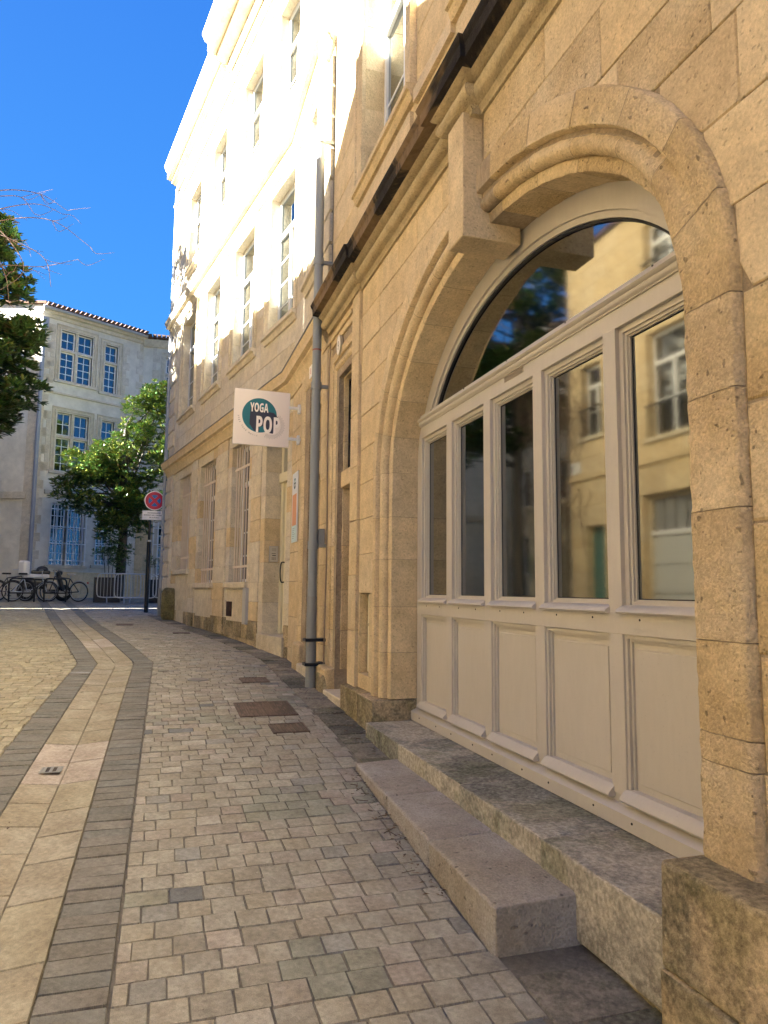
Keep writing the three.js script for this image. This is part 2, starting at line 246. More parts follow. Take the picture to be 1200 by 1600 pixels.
{
  const right = [], left = []; let zn = 0;
  const stepFront = (z) => lerp(1.34, 1.42, clamp((-z - 2.76) / 2.43));
  let zr = 1.6; for (let k = 0; k < 236; k++, zr = zn) {
    const z1 = zr, z0 = z1 - rr(0.133, 0.151), zm = (z0 + z1) / 2, zn_ = zn = z0, off = (k % 2) * 0.07 + rr(-0.01, 0.01);
    const gx = gutterX(zm), rEnd = -zm < 2.76 ? 1.36 : -zm < 5.25 ? stepFront(zm) - 0.01 : -zm < 20.2 ? Math.min(wallX(zm) - 0.38, 1.5) : 2.4;
    const lay = (a, b, o, list) => { let x = a - o; while (x < b - 0.03) { const w = R() < 0.06 ? rr(0.19, 0.23) : rr(0.126, 0.156); const x0 = Math.max(x, a), x1 = Math.min(x + w, b); if (x1 - x0 > 0.035) list.push([x0 + 0.0018, x1 - 0.0018, z0 + 0.0018, z1 - 0.0018]); x += w; } };
    lay(gx + 0.495, rEnd, off, right);
    lay(Math.min(-3.35, -0.235 * -zm - 0.6), gx - 0.495, off, left);
  }
  const seen = (p) => p[3] < -2.35 && p[1] > -0.2;
  const near = right.filter(seen).sort((a, b) => b[3] - a[3]).slice(0, 300), set = new Set(near);
  const blue = new Set(); // a few replaced blue-grey setts
  near.forEach((p) => { part(street, 'paver', paverGeo(quadXZ(...p.slice(0, 2), p[2], p[3])), paverMats[pickTint(p[0], p[2])]); });
  const rest = []; for (const [l, yel] of [[right, 0], [left, 1]]) for (const p of l) if (!set.has(p)) { const g = paverGeo(quadXZ(p[0], p[1], p[2], p[3])), c = paverTints[yel && R() < 0.97 ? Math.floor(R() * 7) : pickTint(p[0], p[2])], v = rr(0.93, 1.07); rest.push(tint(g, c[0] * v * (yel ? 1.1 : 1), c[1] * v * (yel ? 1.06 : 1), c[2] * v * (yel ? 0.9 : 1))); }
  tag(part(street, 'distant_pavers', merge(rest), stuffMat), null, null, null, 'stuff');
  // bands of dark setts beside the gutter, gutter slabs between them
  const gh = (sgn) => (z, x) => gy(z) - 0.022 * clamp(1 - Math.abs(x - gutterX(z)) / 0.24);
  const setts = [], slabs = [];
  for (const side of [-1, 1]) {
    let z = 1.4; while (z > -30) { const L = rr(0.1, 0.135), z0 = z - L, a = side > 0 ? 0.24 : -0.49, b = side > 0 ? 0.49 : -0.24, q = (zz, o) => [gutterX(zz) + o, zz]; setts.push({ s: -z, side, c: [q(z0 + 0.003, a + 0.003), q(z - 0.003, a + 0.003), q(z - 0.003, b - 0.003), q(z0 + 0.003, b - 0.003)] }); z = z0; }
    z = 1.4 + (side > 0 ? 0.2 : 0); while (z > -30) { const pink = -z > 5.2 && -z < 6.3, L = pink ? 0.5 : rr(0.34, 0.52), z0 = z - L, a = side > 0 ? 0.002 : -0.237, b = side > 0 ? 0.237 : -0.002, q = (zz, o) => [gutterX(zz) + o, zz]; slabs.push({ s: -z, pink, c: [q(z0 + 0.003, a), q(z - 0.003, a), q(z - 0.003, b), q(z0 + 0.003, b)] }); z = z0; }
  }
  const darkM = [[0.235, 0.23, 0.205], [0.255, 0.245, 0.215], [0.215, 0.215, 0.195], [0.265, 0.25, 0.22], [0.24, 0.24, 0.22], [0.38, 0.38, 0.38]].map((c) => std(...c, GR));
  setts.sort((a, b) => a.s - b.s); const vis = setts.filter((o) => o.s > 2 || o.side > 0), keep = new Set(vis.slice(0, 290)), far = [];
  for (const o of setts) { const k = R() < 0.012 ? 5 : Math.floor(R() * 5), g = paverGeo(o.c.map((p) => [p[0] + rr(-0.002, 0.002), p[1] + rr(-0.001, 0.001)])); if (keep.has(o)) part(street, 'dark_sett', g, darkM[k]); else { const c = darkM[k].color; far.push(tint(g, c.r, c.g, c.b)); } }
  tag(part(street, 'distant_dark_setts', merge(far), stuffMat), null, null, null, 'stuff');
  const slabM = [[0.45, 0.40, 0.295], [0.43, 0.385, 0.28], [0.47, 0.415, 0.31], [0.445, 0.40, 0.31]].map((c) => std(...c, GR)), pinkM = [[0.56, 0.49, 0.42], [0.58, 0.505, 0.435]].map((c) => std(...c, GR));
  for (const o of slabs) part(street, 'gutter_slab', paverGeo(o.c, gh(), 0.014, 0.004, 0.001), o.pink || (o.s > 12.6 && o.s < 13.6) ? pick(pinkM) : pick(slabM));
  // grey slabs along the foot of the wall
  const edgeM = [[0.33, 0.32, 0.29], [0.29, 0.285, 0.265], [0.37, 0.35, 0.31], [0.41, 0.39, 0.35], [0.27, 0.265, 0.245]].map((c) => std(...c, { ...GR, map: mossMap }));
  let z = 1.4; while (z > -20.2) {
    const L = -z > 2.2 && -z < 2.8 ? 0.3 : rr(0.22, 0.55), z0 = z - L, zm = (z + z0) / 2; if (!(-zm > 2.76 && -zm < 5.2)) {
      const e = (zz) => (-zz < 2.76 ? 1.365 : Math.min(wallX(zz) - 0.375, 1.505)), w = (zz) => wallX(zz) - 0.02;
      part(street, 'edge_slab', paverGeo([[e(z0), z0 + 0.004], [e(z), z - 0.004], [w(z), z - 0.004], [w(z0), z0 + 0.004]], gy, 0.014, 0.006, 0.004), pick(edgeM));
    } z = z0;
  }
}
// footway on the far side of the street and the sunny street behind
{
  const strip = (x0, x1, z0, z1, h, name, c) => { const g = new THREE.PlaneGeometry(x1 - x0, z0 - z1, 4, 40); g.rotateX(-Math.PI / 2); g.translate((x0 + x1) / 2, 0, (z0 + z1) / 2); const p = g.attributes.position, uv = g.attributes.uv; for (let i = 0; i < p.count; i++) { p.setY(i, gy(p.getZ(i)) + h); uv.setXY(i, p.getX(i), p.getZ(i)); } g.computeVertexNormals(); const m = shadows(new THREE.Mesh(g, std(...c, { map: grainMap }))); struct(m, name); scene.add(m); };
  strip(-5.45, -3.36, 1.6, -16, 0.004, 'footway', [0.52, 0.49, 0.43]); strip(-14, 14, 30, 1.62, 0.006, 'street_behind', [0.50, 0.46, 0.38]);
}
// far part of the square, paved finer than can be told apart
{
  const g = new THREE.PlaneGeometry(60, 30, 30, 30); g.rotateX(-Math.PI / 2); g.translate(-14, 0, -46.8); const p = g.attributes.position, uv = g.attributes.uv;
  for (let i = 0; i < p.count; i++) { p.setY(i, gy(p.getZ(i)) + 0.003); uv.setXY(i, p.getX(i), p.getZ(i)); } g.computeVertexNormals();
  const m = shadows(new THREE.Mesh(g, std(0.33, 0.28, 0.21, { map: grainMap }))); struct(m, 'square_pavement'); scene.add(m);
}
// ---------- facade tools ----------
// local axes of a facade group: x = u along the wall, y up, z out to the street
// path [[u, y] ...] with left-hand normals, profile(i, f) -> [[n, w] ...]; noise > 0 wears the surface
function facSweep(path, prof, noise = 0, normals) {
  const n = path.length, nor = normals || path.map((p, i) => {
    const d = (a, b) => { const x = b[0] - a[0], y = b[1] - a[1], l = Math.hypot(x, y) || 1; return [x / l, y / l]; };
    const d1 = i ? d(path[i - 1], p) : d(p, path[1]), d2 = i < n - 1 ? d(p, path[i + 1]) : d1, n1 = [-d1[1], d1[0]], n2 = [-d2[1], d2[0]], k = 1 / (1 + n1[0] * n2[0] + n1[1] * n2[1]);
    return [(n1[0] + n2[0]) * k, (n1[1] + n2[1]) * k];
  });
  const rows = path.map((p, i) => prof(i, i / (n - 1)).map(([m, w]) => {
    let x = p[0] + nor[i][0] * m, y = p[1] + nor[i][1] * m, z = w;
    if (noise) { const a = (n3(x * 28, y * 28, z * 28 + 40, 3) - 0.5) * noise + (n3(x * 9, y * 9, z * 9 + 90, 4) - 0.5) * noise * 1.2; x += nor[i][0] * a * (w < 0.02 ? 1 : 0.4); y += nor[i][1] * a * (w < 0.02 ? 1 : 0.4); z += (n3(x * 24 + 50, y * 24, z * 24 + 70, 5) - 0.6) * noise * (w > -0.2 ? 1 : 0.2); }
    return [x, y, z];
  }));
  const m = rows[0].length, pos = [], uv = [], du = R() * 5, dv = R() * 5; let L = 0;
  const cum = [0], p0 = prof(0, 0); for (let j = 1; j < m; j++) cum.push(cum[j - 1] + Math.hypot(p0[j][0] - p0[j - 1][0], p0[j][1] - p0[j - 1][1]));
  for (let i = 0; i < n - 1; i++) {
    const l = Math.hypot(path[i + 1][0] - path[i][0], path[i + 1][1] - path[i][1]);
    for (let j = 0; j < m - 1; j++) { const q = (i2, j2) => { pos.push(...rows[i2][j2]); uv.push(cum[j2] + du, L + (i2 - i) * l + dv); }; q(i, j); q(i, j + 1); q(i + 1, j); q(i + 1, j); q(i, j + 1); q(i + 1, j + 1); }
    L += l;
  }
  const g = new THREE.BufferGeometry(); g.setAttribute('position', new THREE.Float32BufferAttribute(pos, 3)); g.setAttribute('uv', new THREE.Float32BufferAttribute(uv, 2)); g.computeVertexNormals(); return toCreasedNormals(g, 0.75);
}
// courses of dressed stone round rectangular openings; arch(u) is the lower limit of stones over an arch
function ashlar(parent, u0, u1, ys, holes, o = {}) {
  const { len = [0.6, 1.05], mats = M.lime, depth = 0.1, gap = 0.0022, w = 0, arch, name = 'stone', c = 0.0035, lowMats } = o;
  for (let r = 0; r < ys.length - 1; r++) {
    const y0 = ys[r], y1 = ys[r + 1]; let spans = [[u0, u1, 0, 0]];
    for (const h of holes) if (h.y0 < y1 - 0.02 && h.y1 > y0 + 0.02) spans = spans.flatMap(([a, b, da, db]) => (h.u1 <= a || h.u0 >= b ? [[a, b, da, db]] : [[a, h.u0, da, h.d || depth], [h.u1, b, h.d || depth, db]].filter((s) => s[1] - s[0] > 0.03)));
    for (const [a, b, da, db] of spans) {
      const n = Math.max(1, Math.round((b - a) / rr(...len))), cuts = [a]; for (let i = 1; i < n; i++) cuts.push(a + (b - a) * (i + ((r % 2) - 0.5) * (n > 2 ? 0.5 : 0.2) + rr(-0.12, 0.12)) / n); cuts.push(b);
      for (let i = 0; i < n; i++) {
        const x0 = cuts[i] + (i || !da ? gap : 0), x1 = cuts[i + 1] - (i < n - 1 || !db ? gap : 0); if (x1 - x0 < 0.02) continue;
        let poly = (da || db) && n === 1 ? rect(x0, x1, y0 + gap, y1 - gap) : rectJ(x0, x1, y0 + gap, y1 - gap);
        if (arch) {
          const low = [], N = 14; for (let k = 0; k <= N; k++) { const u = lerp(x0, x1, k / N), q = Math.max(y0 + gap, arch(u) + 0.004); if (q < y1 - gap - 0.012) low.push([u, q]); }
          if (low.length < 2 || low[low.length - 1][0] - low[0][0] < 0.06) continue;
          if (low.some((p) => p[1] > y0 + gap + 1e-6)) poly = [...low, [low[low.length - 1][0], y1 - gap], [low[0][0], y1 - gap]];
        }
        const above = holes.some((h) => Math.abs(h.y1 - y0) < 0.02 && h.u0 < x1 && h.u1 > x0) || holes.some((h) => Math.abs(h.y0 - y1) < 0.02 && h.u0 < x1 && h.u1 > x0);
        const d = Math.max(depth, i === 0 ? da : 0, i === n - 1 ? db : 0, above ? (holes[0].d || depth) : 0);
        const s = part(parent, name, stoneGeo(poly, d, c * rr(0.8, 2)), pick(lowMats && r < 2 ? lowMats : mats)); s.position.z = w + rr(-0.0015, 0.0025);
      }
    }
  }
}
const backing = (parent, u0, u1, y0, y1, holes, w0, w1, mat, name = 'mortar') => part(parent, name, boxUV(flat(shapeHoles(rect(u0, u1, y0, y1), holes, w0, w1))), mat);
const holeRect = (h, e = 0.012) => [[h.u0 - e, h.y0 - e], [h.u0 - e, h.y1 + e], [h.u1 + e, h.y1 + e], [h.u1 + e, h.y0 - e]];
// casement window in an opening: white frame, meeting rail, panes, curtain behind
function casement(building, u0, u1, y0, y1, w, o = {}) {
  const g = sub(building, 'window'), f = [], fr = o.frame || 0.07, ty = o.transom ?? lerp(y0, y1, 0.72), mid = (u0 + u1) / 2;
  f.push(ring(u0, u1, y0, y1, fr, w - 0.03, w + 0.03)); f.push(box(u0 + fr, u1 - fr, ty - 0.045, ty + 0.045, w - 0.02, w + 0.045, 0)); f.push(box(mid - 0.045, mid + 0.045, y0 + fr, ty - 0.045, w - 0.02, w + 0.035, 0));
  const nb = o.bars ?? 2; for (let k = 1; k <= nb; k++) { const y = lerp(y0 + fr, ty - 0.045, k / (nb + 1)); f.push(box(u0 + fr, mid - 0.045, y - 0.014, y + 0.014, w - 0.012, w + 0.012, 0), box(mid + 0.045, u1 - fr, y - 0.014, y + 0.014, w - 0.012, w + 0.012, 0)); }
  part(g, 'frame', merge(f.map(flat)), o.mat || M.white);
  for (const [a, b, c, d] of [[u0 + fr, mid - 0.045, y0 + fr, ty - 0.045], [mid + 0.045, u1 - fr, y0 + fr, ty - 0.045], [u0 + fr, u1 - fr, ty + 0.045, y1 - fr]]) part(g, 'pane', box(a, b, c, d, w - 0.004, w + 0.004, 0), o.glass || M.pane);
  if (!o.glass) part(g, 'curtain', box(u0 + 0.02, u1 - 0.02, y0 + 0.02, y1 - 0.02, w - 0.12, w - 0.11, 0), M.curtain);
  return g;
}

// ---------- the carriage house with the arch ----------
const nearB = thing('carriage_house', 'warm limestone building with a wide arched carriage entrance and black-stained cornice', 'building', [1.9, 0, 0], -Math.PI / 2);
const AC = -4.12, AY = 2.65, AA = 1.92, AB = 1.33; // the arch: centre, springing, half width, rise
const exA = 2.19, exB = 1.72, over = (u) => { const k = (u - AC) / exA; return Math.abs(k) >= 1 ? -9 : AY + exB * Math.sqrt(1 - k * k); };
{
  const wall = sub(nearB, 'wall'), niche = { u0: -6.87, u1: -6.53, y0: 0.80, y1: 1.57, d: 0.1 };
  const jambHole = { u0: AC - exA, u1: AC + exA, y0: 0, y1: AY, d: 0.1 };
  ashlar(wall, -6.9, AC - exA, [0.66, 0.80, 1.18, 1.57, 1.95, 2.3, 2.65], [niche], { len: [0.5, 0.62], mats: M.lime });
  ashlar(wall, -6.9, -4.285, [2.65, 3.0, 3.35, 3.7, 4.05, 4.4, 4.72], [], { len: [0.5, 0.8], arch: over });
  ashlar(wall, -3.985, 0.4, [2.65, 2.98, 3.34, 3.7, 4.02, 4.38, 4.72], [], { len: [0.55, 0.85], mats: [...M.lime, ...M.limeRough], arch: over });
  ashlar(wall, AC + exA, 1.6, [0.69, 1.02, 1.4, 1.84, 2.25, 2.65], [], { len: [0.5, 0.8], mats: M.limeRough, c: 0.008 });
  ashlar(wall, 0.4, 3.4, [2.65, 3.34, 4.02, 4.72], [], { len: [0.9, 1.1] });
  const el = (e, n = 40) => { const l = []; for (let i = 0; i <= n; i++) { const a = (i / n) * Math.PI; l.push([AC - Math.cos(a) * (AA + e), AY + Math.sin(a) * (AB + e)]); } return l; };
  backing(wall, -8.75, 3.4, 0, 4.9, [[[AC - AA - 0.12, 0.05], ...el(0.12), [AC + AA + 0.12, 0.05]], holeRect(niche, 0.002), holeRect({ u0: -7.9, u1: -7.2, y0: 0.3, y1: 4.05 })], -0.32, -0.009, M.mortar);
  // --- arch stones: jambs and voussoirs with moulded edge ---
  const path = [], nor = []; const N = 240;
  for (let i = 0; i <= 100; i++) { path.push([AC - AA, lerp(0.66, AY, i / 100)]); nor.push([-1, 0]); }
  for (let i = 1; i <= N; i++) { const a = (i / N) * Math.PI, x = -Math.cos(a), y = Math.sin(a); path.push([AC + x * AA, AY + y * AB]); let nx = x / AA, ny = y / AB; const l = Math.hypot(nx, ny); nor.push([nx / l, ny / l]); }
  for (let i = 1; i <= 100; i++) { path.push([AC + AA, lerp(AY, 0.66, i / 100)]); nor.push([1, 0]); }
  const roll = []; for (let a = 205; a >= 20; a -= 26) roll.push([0.118 + 0.05 * Math.cos(a * Math.PI / 180), -0.036 + 0.05 * Math.sin(a * Math.PI / 180)]);
  const full = [[0, -0.31], [0, -0.16], [0, -0.062], [0.004, -0.058], [0.058, -0.05], [0.062, -0.05], ...roll, [0.172, -0.03], [0.182, -0.022], [0.186, 0.034], [0.192, 0.04]];
  const plain = full.map((p, i) => i < 3 ? [0.012, [-0.31, -0.16, -0.062][i]] : i < full.length - 2 ? (() => { const f = (i - 3) / (full.length - 6); return f < 0.4 ? [0.012 + f * 0.02, -0.062 + (f / 0.4) * 0.09] : [lerp(0.02, 0.185, (f - 0.4) / 0.6), lerp(0.03, 0.04, Math.min(1, (f - 0.4) * 6))]; })() : [i === full.length - 1 ? 0.192 : 0.189, 0.04]);
  const profAt = (k) => { // k indexes the whole path
    const th = clamp((k - 100) / N) * Math.PI, keep = k <= 100 ? 1 : k >= 100 + N ? 0 : sstep(Math.PI - 0.16, Math.PI - 0.75, th), nO = 0.268 + 0.115 * Math.sin(th);
    const p = full.map((q, i) => [lerp(plain[i][0], q[0], keep), lerp(plain[i][1], q[1], keep)]);
    p.push([lerp(0.192, nO, 0.5), 0.04], [nO - 0.012, 0.04], [nO - 0.003, 0.034], [nO + 0.004, 0.012], [nO + 0.006, -0.02]); return p;
  };
  const surround = sub(nearB, 'arch_surround');
  const fr = (l, k) => { const i = Math.min(l.length - 2, Math.floor(k)), f = k - i; return [lerp(l[i][0], l[i + 1][0], f), lerp(l[i][1], l[i + 1][1], f)]; };
  const cut = (k0, k1, mats, noise, name) => { const idx = [k0 + 0.1]; for (let k = k0 + 1; k < k1; k++) idx.push(k); idx.push(k1 - 0.1); const g = facSweep(idx.map((k) => fr(path, k)), (i) => profAt(idx[i]), noise, idx.map((k) => fr(nor, k))); part(surround, name, g, pick(mats)); };
  const jl = [0, 20, 40, 61, 80, 100]; for (let i = 0; i < 5; i++) cut(jl[i], jl[i + 1], M.lime, 0.004, 'jamb_stone');
  const kv = []; const kL = 100, kK0 = 100 + 109, kK1 = 100 + 131, kR = 100 + N;
  for (let i = 0; i <= 6; i++) kv.push(Math.round(lerp(kL, kK0, i / 6))); for (let i = 0; i < 6; i++) cut(kv[i], kv[i + 1], M.lime, 0.004, 'voussoir');
  const kw = []; for (let i = 0; i <= 6; i++) kw.push(Math.round(lerp(kK1, kR, i / 6))); for (let i = 0; i < 6; i++) cut(kw[i], kw[i + 1], i > 2 ? M.limeRough : [...M.lime, M.limeRough[0]], 0.005 + i * 0.0006, 'voussoir');
  const jr = [0, 17, 38, 61, 77, 82, 100]; for (let i = 0; i < 6; i++) cut(kR + jr[i], kR + jr[i + 1], M.limeRough, 0.011, 'jamb_stone');
  { const idx = []; for (let k = 0; k < path.length; k += 2) idx.push(k); part(surround, 'mortar_bed', facSweep(idx.map((k) => path[k]), (i) => profAt(idx[i]).map(([n, w], j, l) => (j > l.length - 5 ? [n - 0.012, w - 0.009] : [n + 0.007, w - 0.008])), 0, idx.map((k) => nor[k])), M.mortar); }
  // keystone
  const ks = new RoundedBoxGeometry(0.255, 0.85, 0.42, 2, 0.012), p = ks.attributes.position; for (let i = 0; i < p.count; i++) if (p.getY(i) < 0) p.setX(i, p.getX(i) * 0.93); ks.computeVertexNormals(); ks.translate(-4.155, 4.295, -0.08); part(surround, 'keystone', boxUV(ks), M.lime[2]);
  // --- plinth blocks ---
  const pl = sub(nearB, 'plinth');
  const block = (a, b, y0, y1, w0, w1, mats, name = 'plinth_stone', r = 0.014, nz = 0.006) => { const g = new RoundedBoxGeometry(b - a, y1 - y0, w1 - w0, 5, r), q = g.attributes.position; g.translate((a + b) / 2, (y0 + y1) / 2, (w0 + w1) / 2); for (let i = 0; i < q.count; i++) { const x = q.getX(i), y = q.getY(i), z = q.getZ(i); q.setXYZ(i, x + (n3(x * 9, y * 9, z * 9 + 5, 7) - 0.5) * nz, y + (n3(x * 9 + 20, y * 9, z * 9, 8) - 0.5) * nz, z + (n3(x * 9, y * 9 + 30, z * 9, 9) - 0.5) * nz * 2); } g.computeVertexNormals(); return part(pl, name, boxUV(g), pick(mats)); };
  block(-7.16, -6.50, 0.2, 0.66, -0.05, 0.105, M.mossy); block(-6.50, -6.04, 0.1, 0.655, -0.3, 0.11, M.mossy);
  block(-2.2, -1.3, 0.33, 0.685, -0.3, 0.205, M.mossy, 'plinth_stone', 0.02, 0.012); block(-2.2, -1.55, -0.2, 0.33, -0.3, 0.215, M.mossy, 'plinth_stone', 0.02, 0.012); block(-1.54, -0.4, -0.2, 0.34, -0.3, 0.21, M.mossy, 'plinth_stone', 0.02, 0.012); block(-1.29, -0.2, 0.34, 0.68, -0.3, 0.2, M.mossy, 'plinth_stone', 0.02, 0.012); block(-0.19, 2.5, -0.3, 0.68, -0.3, 0.2, M.mossy, 'plinth_stone', 0.02, 0.012);
  // the sill of the entrance in four long slabs, on a base course
  const sl = [-6.035, -5.15, -4.0, -3.05, -2.205]; for (let i = 0; i < 4; i++) block(sl[i] + 0.002, sl[i + 1] - 0.002, 0.16, 0.48, -0.36, 0.165 + i * 0.006, [M.greySlab], 'sill_slab', 0.012, 0.006);
  block(-6.0, -2.21, -0.1, 0.165, -0.3, 0.14, M.mossy, 'base_course', 0.02, 0.02);
  // niche with a meter cupboard
  const nb = sub(nearB, 'meter_cupboard'); part(nb, 'door_leaf', box(-6.86, -6.54, 0.81, 1.56, -0.1, -0.085), M.cream);
  part(nb, 'door_panel', box(-6.83, -6.57, 1.06, 1.53, -0.086, -0.078), M.cream); part(nb, 'door_panel', box(-6.83, -6.57, 0.84, 1.02, -0.086, -0.078), M.cream);
  const st = new THREE.CylinderGeometry(0.05, 0.05, 0.004, 28); st.rotateX(Math.PI / 2); st.translate(-6.66, 1.27, -0.075); part(nb, 'sticker', st, std(0.75, 0.75, 0.76, { roughness: 0.4 })); const s2 = new THREE.CylinderGeometry(0.024, 0.024, 0.004, 20); s2.rotateX(Math.PI / 2); s2.translate(-6.66, 1.27, -0.0725); part(nb, 'sticker', s2, std(0.3, 0.42, 0.6));
  part(nb, 'keyhole', box(-6.80, -6.785, 1.25, 1.28, -0.086, -0.074), M.iron);
}
{ // --- the carriage door: wooden frame, five glazed bays over panels, glazed lunette ---
  const d = sub(nearB, 'carriage_door'), w = -0.30, bx = (n, a, b, y0, y1, w0, w1, r = 0.004, mt = M.wood) => part(d, n, box(a, b, y0, y1, w0, w1, r), mt);
  const mc = [-5.29, -4.59, -3.87, -3.12, -2.385], hw = 0.055, L = -6.035, Rr = -2.205, edges = [L + 0.11, ...mc.flatMap((c) => [c - hw, c + hw]).slice(0, 8), mc[4] - 0.005];
  bx('stile', L, L + 0.11, 0.5, 3.03, w - 0.08, w); bx('stile', mc[4] - 0.005, Rr, 0.5, 3.03, w - 0.08, w);
  mc.slice(0, 4).forEach((c) => bx('mullion', c - hw, c + hw, 0.62, 2.96, w - 0.08, w + 0.004));
  bx('top_rail', L + 0.01, Rr, 2.955, 3.06, w - 0.08, w + 0.002);
  // transom moulding under the lunette
  part(d, 'transom_moulding', sweep([[-0.06, 3.055], [0.012, 3.055], [0.014, 3.062], [0.022, 3.066], [0.03, 3.08], [0.028, 3.092], [0.04, 3.097], [0.047, 3.11], [0.04, 3.123], [0.03, 3.126], [0.022, 3.15], [-0.06, 3.165]].map(([a, y]) => [a + w, y]), [[L - 0.005, 0], [Rr + 0.005, 0]], -1), M.wood);
  bx('middle_rail', L + 0.01, Rr - 0.01, 1.395, 1.505, w - 0.08, w + 0.006); bx('bottom_rail', L + 0.01, Rr - 0.01, 0.5, 0.625, w - 0.08, w - 0.002);
  part(d, 'kick_board', sweep([[-0.05, 0.485], [0.05, 0.485], [0.052, 0.555], [0.044, 0.562], [0.0, 0.58], [-0.05, 0.58]].map(([a, y]) => [a + w, y]), [[L - 0.03, 0], [Rr + 0.01, 0]], -1), M.wood);
  for (let i = 0; i < 5; i++) {
    const a = edges[i * 2], b = edges[i * 2 + 1];
    const s = [ring(a, b, 1.51, 2.955, 0.03, w - 0.06, w - 0.022), ring(a + 0.03, b - 0.03, 1.54, 2.925, 0.016, w - 0.06, w - 0.034), ring(a + 0.046, b - 0.046, 1.556, 2.909, 0.009, w - 0.06, w - 0.046)];
    part(d, 'sash', merge(s.map(flat)), M.wood);
    part(d, 'gasket', flat(ring(a + 0.054, b - 0.054, 1.564, 2.901, 0.007, w - 0.06, w - 0.0555)), M.dark);
    part(d, 'pane', box(a + 0.058, b - 0.058, 1.568, 2.897, w - 0.068, w - 0.058, 0), M.glassDoor);
    part(d, 'drip_sill', sweep([[-0.06, 1.5], [0.03, 1.497], [0.036, 1.505], [0.032, 1.515], [0.0, 1.535], [-0.06, 1.545]].map(([x, y]) => [x + w, y]), [[a - 0.012, 0], [b + 0.012, 0]], -1), M.wood);
    part(d, 'panel_bead', merge([ring(a, b, 0.62, 1.395, 0.02, w - 0.05, w - 0.008), ring(a + 0.02, b - 0.02, 0.64, 1.375, 0.014, w - 0.05, w - 0.024)].map(flat)), M.wood);
    bx('panel', a + 0.03, b - 0.03, 0.65, 1.365, w - 0.06, w - 0.036, 0.002); bx('raised_field', a + 0.062, b - 0.062, 0.69, 1.325, w - 0.04, w - 0.029, 0.005);
    part(d, 'drip_sill', sweep([[-0.06, 0.6], [0.034, 0.6], [0.04, 0.608], [0.034, 0.62], [0.0, 0.655], [-0.06, 0.66]].map(([x, y]) => [x + w, y]), [[a - 0.012, 0], [b + 0.012, 0]], -1), M.wood);
  }
  // lunette
  const arc = (e, y0) => { const l = [], a0 = Math.asin((y0 - AY) / (AB + e)); for (let i = 0; i <= 44; i++) { const a = lerp(Math.PI - a0, a0, i / 44); l.push([AC + Math.cos(a) * (AA + e), AY + Math.sin(a) * (AB + e)]); } return l; };
  const ringShape = (e0, e1, y0, y1, w0, w1) => flat(shapeHoles(arc(e0, y0).reverse(), [arc(e1, y1)], w0, w1));
  part(d, 'lunette_frame', ringShape(0.02, -0.135, 3.12, 3.16, w - 0.1, w - 0.012), M.wood); part(d, 'lunette_frame', ringShape(-0.12, -0.175, 3.14, 3.165, w - 0.1, w - 0.03), M.wood); part(d, 'gasket', ringShape(-0.174, -0.192, 3.15, 3.166, w - 0.1, w - 0.045), M.dark);
  part(d, 'lunette_pane', flat(shapeHoles(arc(-0.19, 3.155).reverse(), [], w - 0.07, w - 0.06)), M.glassDoor);
  // vent and screw plugs
  const v = [ring(-4.30, -4.04, 3.015, 3.05, 0.005, w, w + 0.008)]; for (let k = 0; k < 4; k++) v.push(box(-4.295, -4.045, 3.021 + k * 0.007, 3.024 + k * 0.007, w, w + 0.007, 0)); part(d, 'vent', merge(v.map(flat)), std(0.33, 0.27, 0.2, { roughness: 0.4 }));
  const plug = (u, y, ww) => { const g = new THREE.CylinderGeometry(0.006, 0.006, 0.004, 10); g.rotateX(Math.PI / 2); g.translate(u, y, ww); part(d, 'screw_plug', g, M.dark); };
  for (let i = 0; i < 5; i++) { const a = edges[i * 2], b = edges[i * 2 + 1]; plug(a + 0.14, 1.47, w + 0.006); plug(b - 0.14, 1.47, w + 0.006); plug(a + 0.1, 0.53, w + 0.0525); plug(b - 0.1, 0.53, w + 0.0525); plug((a + b) / 2, 3.143, w + 0.026); }
}
